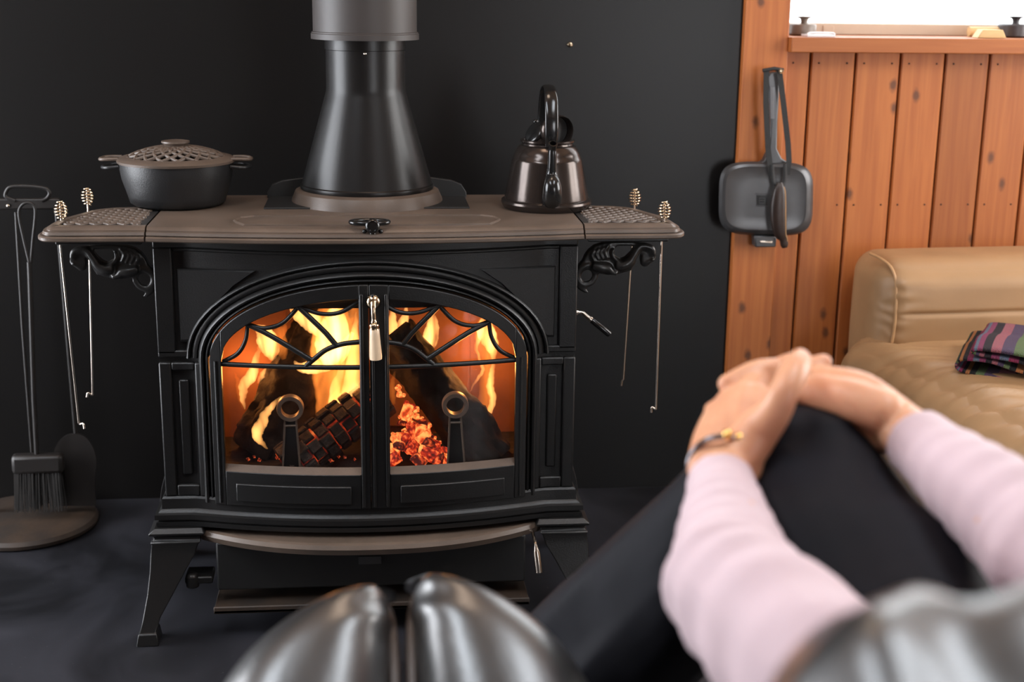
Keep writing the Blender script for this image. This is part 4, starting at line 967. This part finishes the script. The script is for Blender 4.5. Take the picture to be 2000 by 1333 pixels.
def ns(q, u):
    e_ = max(0, q.x-(SXL-.02)); ph = q.y*120+q.x*60+5*noise.noise(q*9)
    wr = (math.exp(-e_/.07)*.0042*math.sin(ph)+math.exp(-e_/.20)*.0026*math.sin(ph*.47+2))*(1 if u.z > -.6 else 0)+.005*noise.noise(Vector((q.x*4, q.y*6, 3)))
    crease = math.exp(-((q.y-2.60+.5*(q.x-1.25)**2)/.007)**2)*max(0, min(1, (q.x-1.14)*10))
    return shr(q+Vector((wr*.5, 0, (wr-.004*crease) if u.z > -.5 else 0)))
st = obj('seat', rbox((SXL+.59, 2.40, .345), (1.30, 1.10, .165), (.075, .07, .075), 110, .022, ns), TAN, sofa, 180)
obj('base', rbox((SXL+.63, 2.42, .16), (1.20, .90, .24), .03, 8, 0, lambda q, u: shr(q)), TAN, sofa, 60)
pth = [(SXL+.004, 2.95, .602), (SXL+.012, 2.90, .599), (SXL+.022, 2.862, .586), (SXL+.027, 2.842, .555), (SXL+.028, 2.834, .50), (SXL+.027, 2.833, .45), (SXL+.022, 2.835, .405), (SXL+.010, 2.84, .372)]
obj('piping', B().tube(cr(pth, 6), .0034, 8), TANPIPE, bk, 60)
pth = [(SXL-.045, 2.88, .350), (SXL-.062, 2.82, .336), (SXL-.064, 2.6, .326), (SXL-.064, 2.4, .322), (SXL-.062, 2.1, .318), (SXL-.05, 1.93, .318), (SXL+.04, 1.855, .318)]
obj('piping', B().tube(cr([shr(p) for p in pth], 6), .0040, 8), TANPIPE, st, 60)
for x_ in (SXL+.08, SXL+1.15):
    for y_ in (2.05, 2.80): obj('foot', B().lathe([(.02, 0), (.025, .02), (.025, .045)], (x_, y_, 0), 16), BLACK, sofa, 40)
# folded blanket
def stripes():
    m = bpy.data.materials.new('striped_wool'); m.use_nodes = True; N, L = nodes_of(m); p = N['Principled BSDF']; p.inputs['Roughness'].default_value = .9
    uv = N.new('ShaderNodeUVMap'); sp_ = N.new('ShaderNodeSeparateXYZ'); L.new(uv.outputs[0], sp_.inputs[0])
    f = N.new('ShaderNodeMath'); f.operation = 'FRACT'; mu = N.new('ShaderNodeMath'); mu.operation = 'MULTIPLY'; mu.inputs[1].default_value = 8.0; L.new(sp_.outputs[0], mu.inputs[0]); L.new(mu.outputs[0], f.inputs[0])
    r = N.new('ShaderNodeValToRGB'); r.color_ramp.interpolation = 'CONSTANT'; cols = [(.012, .010, .012), (.55, .20, .06), (.012, .01, .014), (.32, .03, .10), (.16, .20, .28), (.30, .05, .13), (.02, .012, .02), (.42, .13, .16), (.10, .06, .12), (.14, .20, .08)]
    e = r.color_ramp.elements; e[0].color = (*cols[0], 1); e[1].position = .1; e[1].color = (*cols[1], 1)
    for i in range(2, 10): k = e.new(i/10); k.color = (*cols[i], 1)
    L.new(f.outputs[0], r.inputs[0]); n = N.new('ShaderNodeTexNoise'); n.inputs['Scale'].default_value = 300; tc = N.new('ShaderNodeTexCoord'); L.new(tc.outputs['Object'], n.inputs['Vector'])
    mx = N.new('ShaderNodeMix'); mx.data_type = 'RGBA'; mx.blend_type = 'MULTIPLY'; mx.inputs['Factor'].default_value = .6; L.new(r.outputs[0], mx.inputs['A']); L.new(n.outputs[1], mx.inputs['B']); L.new(mx.outputs['Result'], p.inputs['Base Color'])
    b = N.new('ShaderNodeBump'); b.inputs['Strength'].default_value = .8; b.inputs['Distance'].default_value = .004; w_ = N.new('ShaderNodeTexWave'); w_.inputs['Scale'].default_value = 90; L.new(tc.outputs['Object'], w_.inputs['Vector']); L.new(w_.outputs[0], b.inputs['Height']); L.new(b.outputs[0], p.inputs['Normal']); return m
STRIPE = stripes()
def blanket():
    # side view of the fold (u along the width, z up), swept along its length
    q0 = atz(1872, 712, .44); q0.z = .432
    fold = [(.34, .004), (.20, .004), (.06, .005), (.012, .010), (.0, .022), (.012, .034), (.06, .036), (.11, .026), (.17, .018), (.22, .016), (.235, .022), (.22, .029), (.12, .040), (.05, .046), (.03, .052), (.05, .058), (.14, .052), (.24, .046), (.36, .046)]
    F = crn(fold, 6); b = B(); L_ = 16; vs = []; fs = []; m = len(F); D1 = Vector((.86, -.50, 0)); D2 = Vector((.50, .86, 0))
    for j in range(L_+1):
        t = j/L_; 
        for i, (u, z) in enumerate(F):
            wv = .004*noise.noise(Vector((u*9, t*5, z*30)))
            vs.append(q0+D1*(u+.002*math.sin(t*4+z*60))+D2*(t*.26-.06)+Vector((0, 0, z*(1+.10*math.sin(t*6))+wv)))
    fs = [(j*m+i, j*m+i+1, (j+1)*m+i+1, (j+1)*m+i) for j in range(L_) for i in range(m-1)]
    b.add(vs, fs); o = obj('folded_blanket', b, STRIPE, None, 180)
    uv = o.data.uv_layers.new(name='uv')
    for l in o.data.loops: vi = l.vertex_index; uv.data[l.index].uv = ((vi % m)/m, (vi//m)/L_)
    sd = o.modifiers.new('thick', 'SOLIDIFY'); sd.thickness = .005; sd.offset = 0
    tag(o, 'folded wool blanket with purple, orange and blue stripes on the sofa', 'blanket')
blanket()

# ================================================================= LEATHER FOOTREST IN FRONT
foot = thing('leather_footrest', 'glossy black leather footrest pad split by a piped seam', 'footrest', (.0, 1.1, 0))
TIL = math.radians(48); FA = Vector((0, math.sin(TIL), math.cos(TIL))); FN = Vector((0, -math.cos(TIL), math.sin(TIL)))
FTOP = Vector((.020, 1.235, .606)); FL = .40
def fpt(x, s_, n_): return FTOP+Vector((x, 0, 0))+FA*(s_-FL)+FN*n_
def lobe(s):
    W0 = .185; R = []; ns_ = 46; nc = 40; RT = .17; dz = .010 if s > 0 else 0
    for i in range(ns_+1):
        t = i/ns_; q = FL*(1-(1-t)**1.7)
        k = 1.0 if q < FL-RT else max(.0004, 1-((q-(FL-RT))/RT)**2)**.5
        if q < .05: k *= max(.05, 1-((.05-q)/.05)**2)**.5
        W = max(.004, W0*k); th = .03+.16*k**.8; x0 = .002+.030*(1-k)**2.5; ring = []
        for j in range(nc):
            a_ = 2*PI*j/nc; c_, s2 = math.cos(a_), math.sin(a_); e = 2.25
            x = x0+(W-x0)/2*(1+math.copysign(abs(c_)**(2/e), c_)); n_ = th*.5*math.copysign(abs(s2)**(2/e), s2)
            wr = .0035*noise.noise(Vector((x*14+s*9, q*6, 2)))+.006*math.exp(-x/.03)*math.exp(-((q-FL+.03)/.03)**2)*math.sin(q*160+x*60)
            ring.append(fpt(s*x, q+dz*(q/FL)**3, n_+(wr if s2 > 0 else 0)))
        R.append(ring)
    o = obj('padded_half', B().rings(R), LEATHER, foot, 180)
    P = [(.0075, .05, .052), (.0075, .20, .058), (.0075, .29, .050), (.0085, .345, .034), (.016, .385, .016), (.032, FL-.001, .004), (.050, FL-.004, -.006)]
    obj('piping', B().tube(cr([fpt(s*x, q+dz*(q/FL)**3, n_) for x, q, n_ in P], 6), .0050, 8), PIPINGB, o, 60)
PIPINGB = mat('worn_piping', (.060, .040, .030), .4, var=.3)
for s in (-1, 1): lobe(s)
obj('back_frame', B().add([fpt(x, q, n_) for q in (.03, .30) for x, n_ in ((-.15, -.080), (.15, -.080), (.15, -.110), (-.15, -.110))], [(0, 1, 2, 3), (7, 6, 5, 4), (0, 4, 5, 1), (1, 5, 6, 2), (2, 6, 7, 3), (3, 7, 4, 0)]), BLACK, foot, 30, .004)
for x_ in (-.12, .16):
    obj('leg', B().tube([fpt(x_-.022, .22, -.10), (x_, 1.30, .012), (x_, 1.30, 0)], .014, 12), BLACK, foot, 60)
    obj('leg', B().tube([fpt(x_-.022, .06, -.10), (x_, .93, .012), (x_, .93, 0)], .014, 12), BLACK, foot, 60)

# ================================================================= ARMCHAIR
chair = thing('armchair', 'black leather armchair with a creased padded arm the person sits in', 'armchair', (.58, .25, 0))
def nc_(q, u):
    d = .024*noise.noise(Vector((q.x*13, q.y*9, q.z*5)))+.010*noise.noise(q*30)
    return q+Vector((d*.4, d*.6, d if u.z > 0 else 0))
def na_(q, u):
    q = nc_(q, u); return Vector((q.x, q.y, q.z-(.55*max(0, .47-q.y) if u.z > .2 else 0)))
obj('armrest', rbox((.238, .18, .60), (.21, .76, .70), (.08, .12, .10), 40, .012, na_), LEATHER, chair, 180)
obj('armrest', rbox((.96, .20, .44), (.20, .80, .60), (.08, .10, .07), 24, .012, nc_), LEATHER, chair, 180)
obj('seat', rbox((.58, .42, .29), (.545, .72, .16), .06, 20, .008), LEATHER, chair, 180)
bk_ = rbox((.58, -.06, .60), (.56, .18, .72), .08, 24, .02, nc_); obj('backrest', bk_, LEATHER, chair, 180)
obj('base', rbox((.58, .22, .155), (.80, .70, .12), .02, 6), BLACK, chair, 60)
for x_ in (.20, .96):
    for y_ in (-.08, .48): obj('foot', B().lathe([(.02, 0), (.025, .02), (.025, .25)], (x_, y_, 0), 16), BLACK, chair, 40)

# ================================================================= PERSON
D = lambda px, py, d: atd(px, py, d)
LSH, RSH = Vector((.345, .50, .74)), Vector((.73, .48, .76))
def limb(b, pts, n=6, m=14, flat=None, upv=None):
    C = crn([(*p, r) for p, r in pts], n); b.tube([c[:3] for c in C], [c[3] for c in C], m, flat=flat, upv=upv)
    for p, r in (pts[0], pts[-1]): b.ell(p, (r, r, r), 14, 8)
bd = B()
# torso, neck, head (outside the photograph)
limb(bd, [(Vector((.54, .62, .48)), .12), (Vector((.54, .52, .60)), .12), (Vector((.54, .42, .71)), .13), (Vector((.54, .37, .79)), .09), (Vector((.54, .335, .85)), .053), (Vector((.54, .33, .90)), .05)])
limb(bd, [(LSH, .055), (Vector((.54, .42, .76)), .07), (RSH, .055)])
hc = Vector((.54, .35, 1.00)); bd.ell(hc, (.072, .092, .112), 24, 16); bd.ell(hc+Vector((0, .075, -.055)), (.045, .03, .045), 16, 10); bd.ell(hc+Vector((0, .098, -.018)), (.011, .014, .020), 12, 8); bd.ell(hc+Vector((0, .095, -.058)), (.020, .010, .006), 12, 8)
for s in (-1, 1): bd.ell(hc+Vector((s*.073, -.005, -.01)), (.009, .018, .028), 12, 8); bd.ell(hc+Vector((s*.028, .082, .014)), (.013, .010, .008), 12, 8)
# left arm
LE = D(1432, 1150, 1.02); LW = D(1415, 925, 1.235)
limb(bd, [(LSH, .050), (LSH.lerp(LE, .5), .045), (LE, .038), (LE.lerp(LW, .35), .037), (LE.lerp(LW, .8), .026), (LW, .0245)])
# right arm
RE = D(2075, 1090, 1.02); RW = D(1765, 842, 1.245)
limb(bd, [(RSH, .050), (RSH.lerp(RE, .5), .045), (RE, .038), (RE.lerp(RW, .35), .037), (RE.lerp(RW, .8), .027), (RW, .025)])
# left hand: palm as a fan of bones, fingers, thumb
for k, (wx, wy, kx, ky_, r) in enumerate(((1384, 915, 1406, 808, .0145), (1402, 912, 1428, 790, .016), (1424, 912, 1452, 780, .0165), (1446, 915, 1478, 782, .016))):
    limb(bd, [(D(wx, wy, 1.24), .020), (D((wx+kx)/2, (wy+ky_)/2, 1.268), .020), (D(kx, ky_, 1.30), r)], 4)
LF = [[(1474, 784, 1.31, .0115), (1500, 746, 1.335, .0104), (1556, 724, 1.335, .0100), (1608, 709, 1.335, .0090)],
      [(1452, 780, 1.30, .0122), (1474, 748, 1.325, .0108), (1504, 726, 1.34, .0100), (1540, 708, 1.345, .0092)],
      [(1428, 790, 1.30, .0116), (1444, 763, 1.33, .0102), (1468, 746, 1.35, .0095), (1500, 735, 1.36, .009)],
      [(1406, 808, 1.30, .0102), (1419, 784, 1.33, .0092), (1440, 768, 1.345, .0088), (1465, 760, 1.36, .008)]]
for f in LF: limb(bd, [(D(x, y, d), r) for x, y, d, r in f], 5, 12)
limb(bd, [(D(1446, 895, 1.238), .020), (D(1478, 845, 1.240), .0200), (D(1510, 808, 1.228), .0160), (D(1533, 764, 1.222), .0135), (D(1550, 728, 1.235), .0140), (D(1562, 704, 1.255), .0110)], 5)
# right hand lying beneath
for k, (wx, wy, kx, ky_, r) in enumerate(((1752, 822, 1612, 742, .014), (1760, 838, 1606, 758, .016), (1768, 852, 1600, 775, .016), (1772, 862, 1596, 785, .014))):
    limb(bd, [(D(wx, wy, 1.25), .021), (D((wx+kx)/2-6, (wy+ky_)/2-12, 1.28), .0215), (D(kx, ky_, 1.315), r)], 4)
RF = [[(1612, 745, 1.315, .0135), (1560, 726, 1.345, .011), (1484, 722, 1.335, .0102), (1420, 750, 1.325, .0094)],
      [(1606, 758, 1.315, .0125), (1545, 745, 1.35, .011), (1470, 752, 1.36, .010), (1440, 765, 1.35, .009)],
      [(1600, 772, 1.31, .012), (1540, 770, 1.34, .0105), (1450, 782, 1.335, .0098), (1393, 802, 1.325, .0092)],
      [(1596, 785, 1.31, .011), (1550, 790, 1.33, .0095), (1500, 800, 1.34, .0085), (1460, 805, 1.34, .008)]]
for f in RF: limb(bd, [(D(x, y, d), r) for x, y, d, r in f], 5, 12)
limb(bd, [(D(1725, 805, 1.245), .020), (D(1660, 782, 1.26), .0195), (D(1605, 768, 1.275), .017), (D(1565, 762, 1.285), .013)], 5)
person = skin('person', bd, SKIN, None, .0026, 3)
tag(person, 'seated person in pink shirt and charcoal trousers clasping hands over a crossed knee', 'person')
# shirt
def fold(c, amp, f1):
    return amp*noise.noise(Vector((c.x*f1, c.y*f1, c.z*f1)))+amp*.5*noise.noise(Vector((c.x*f1*2.2, c.y*f1*2.2, c.z*f1*2.2)))
sh = B()
def sleeve(pts, n=9, m=22):
    C = crn([(*p, r) for p, r in pts], n); b2 = B(); b2.tube([c[:3] for c in C], [c[3] for c in C], m)
    L0 = len(C)
    for i in range(L0):
        base = Vector(C[i][:3]); am = .0 if i < n*.8 else min(1, (i-n*.8)/(n*.8))
        for j in range(m):
            v = b2.v[i*m+j]; d = (v-base); q = Vector((v.x*14, v.y*14, v.z*26)); k = am*(.07*noise.noise(q)+.06*noise.noise(q*2.1)+.035*math.sin(i*1.5+2.5*noise.noise(v*11)))
            b2.v[i*m+j] = base+d*(1+k)
    sh.add(b2.v, b2.f)
LC = D(1408, 945, 1.218)
sleeve([(LC, .0305), (LC.lerp(LE, .18), .0315), (LC.lerp(LE, .24), .034), (LC.lerp(LE, .55), .040), (LE.lerp(LC, .12), .047), (LE, .050), (LE.lerp(LSH, .25), .056), (LE.lerp(LSH, .6), .058), (LSH, .066)])
RC = D(1790, 862, 1.225)
sleeve([(RC, .0310), (RC.lerp(RE, .18), .0325), (RC.lerp(RE, .24), .035), (RC.lerp(RE, .55), .041), (RE.lerp(RC, .12), .047), (RE, .050), (RE.lerp(RSH, .25), .056), (RE.lerp(RSH, .6), .064), (RSH, .072)])
limb(sh, [(Vector((.54, .62, .46)), .14), (Vector((.54, .52, .60)), .145), (Vector((.54, .42, .71)), .15), (Vector((.54, .37, .79)), .10), (Vector((.54, .345, .835)), .065)], 6, 24)
limb(sh, [(LSH, .068), (Vector((.54, .42, .765)), .085), (RSH, .068)], 6, 18)
obj_s = skin('shirt', sh, SHIRT, person, .0042, 3)
# trousers
tr = B(); KN = D(1530, 905, 1.33); AN = D(1135, 1350, 1.60)
limb(tr, [(Vector((.48, .64, .50)), .12), (Vector((.48, .64, .50)).lerp(KN, .5), .112), (Vector((.48, .64, .50)).lerp(KN, .85), .086), (KN, .066)], 8, 22)
limb(tr, [(KN, .066), (KN.lerp(AN, .2)+Vector((0, 0, -.008)), .078), (KN.lerp(AN, .6), .088), (AN, .092)], 8, 22)
K2 = Vector((.47, 1.02, .545)); limb(tr, [(Vector((.60, .62, .49)), .12), (Vector((.55, .82, .52)), .112), (K2, .095), (K2+Vector((-.05, .08, -.22)), .095), (K2+Vector((-.07, .12, -.43)), .090)], 8, 22)
limb(tr, [(Vector((.47, .60, .48)), .125), (Vector((.61, .60, .48)), .125)], 5, 22)
AXT = (AN-KN).normalized()
for i, v in enumerate(tr.v):
    qd = v-AXT*(v.dot(AXT)*.86); fd = .034*noise.noise(qd*13)*(1 if v.y > 1.15 else .35)
    v = v+Vector((-.6, -.3, .7))*fd
    tr.v[i] = v+Vector((1, .6, .8))*(.010*noise.noise(Vector((v.x*9, v.y*9, v.z*5)))+.006*noise.noise(Vector((v.x*22, v.y*18, v.z*8))))
skin('trousers', tr, TROUSER, person, .006, 3)
for a_, d_ in ((AN+(AN-KN).normalized()*.05, Vector((-.25, .9, -.2))), (K2+Vector((-.07, .14, -.495)), Vector((-.1, 1, 0)))):
    b = B(); d_ = d_.normalized(); limb(b, [(a_-d_*.02, .036), (a_+d_*.08, .040), (a_+d_*.17, .028)], 5, 16); skin('shoe', b, BLACK, person, .005, 3)
# hair
b = B(); b.ell(hc+Vector((0, -.018, .022)), (.082, .092, .105), 24, 14); skin('hair', b, BLACK, person, .006, 2)
# bracelet
bp = D(1412, 916, 1.238); ax_ = (LW-LE).normalized(); u_ = ax_.orthogonal().normalized(); v_ = ax_.cross(u_)
br_ = thing('bracelet', 'dark bracelet with gold beads on the wrist beside the pink cuff', 'bracelet', bp)
obj('band', B().tube([bp+u_*(.0305*math.cos(2*PI*i/40))+v_*(.0305*math.sin(2*PI*i/40)) for i in range(40)], .0028, 8, closed=True), BRONZE, br_, 60)
for px, py in ((1423, 878), (1442, 890), (1455, 898)):
    d = (D(px, py, 1.2)-bp); d = d-ax_*d.dot(ax_); d.normalize(); obj('bead', B().ell(bp+d*.0325, (.0050, .0050, .0050), 12, 8), GOLD, br_, 180)
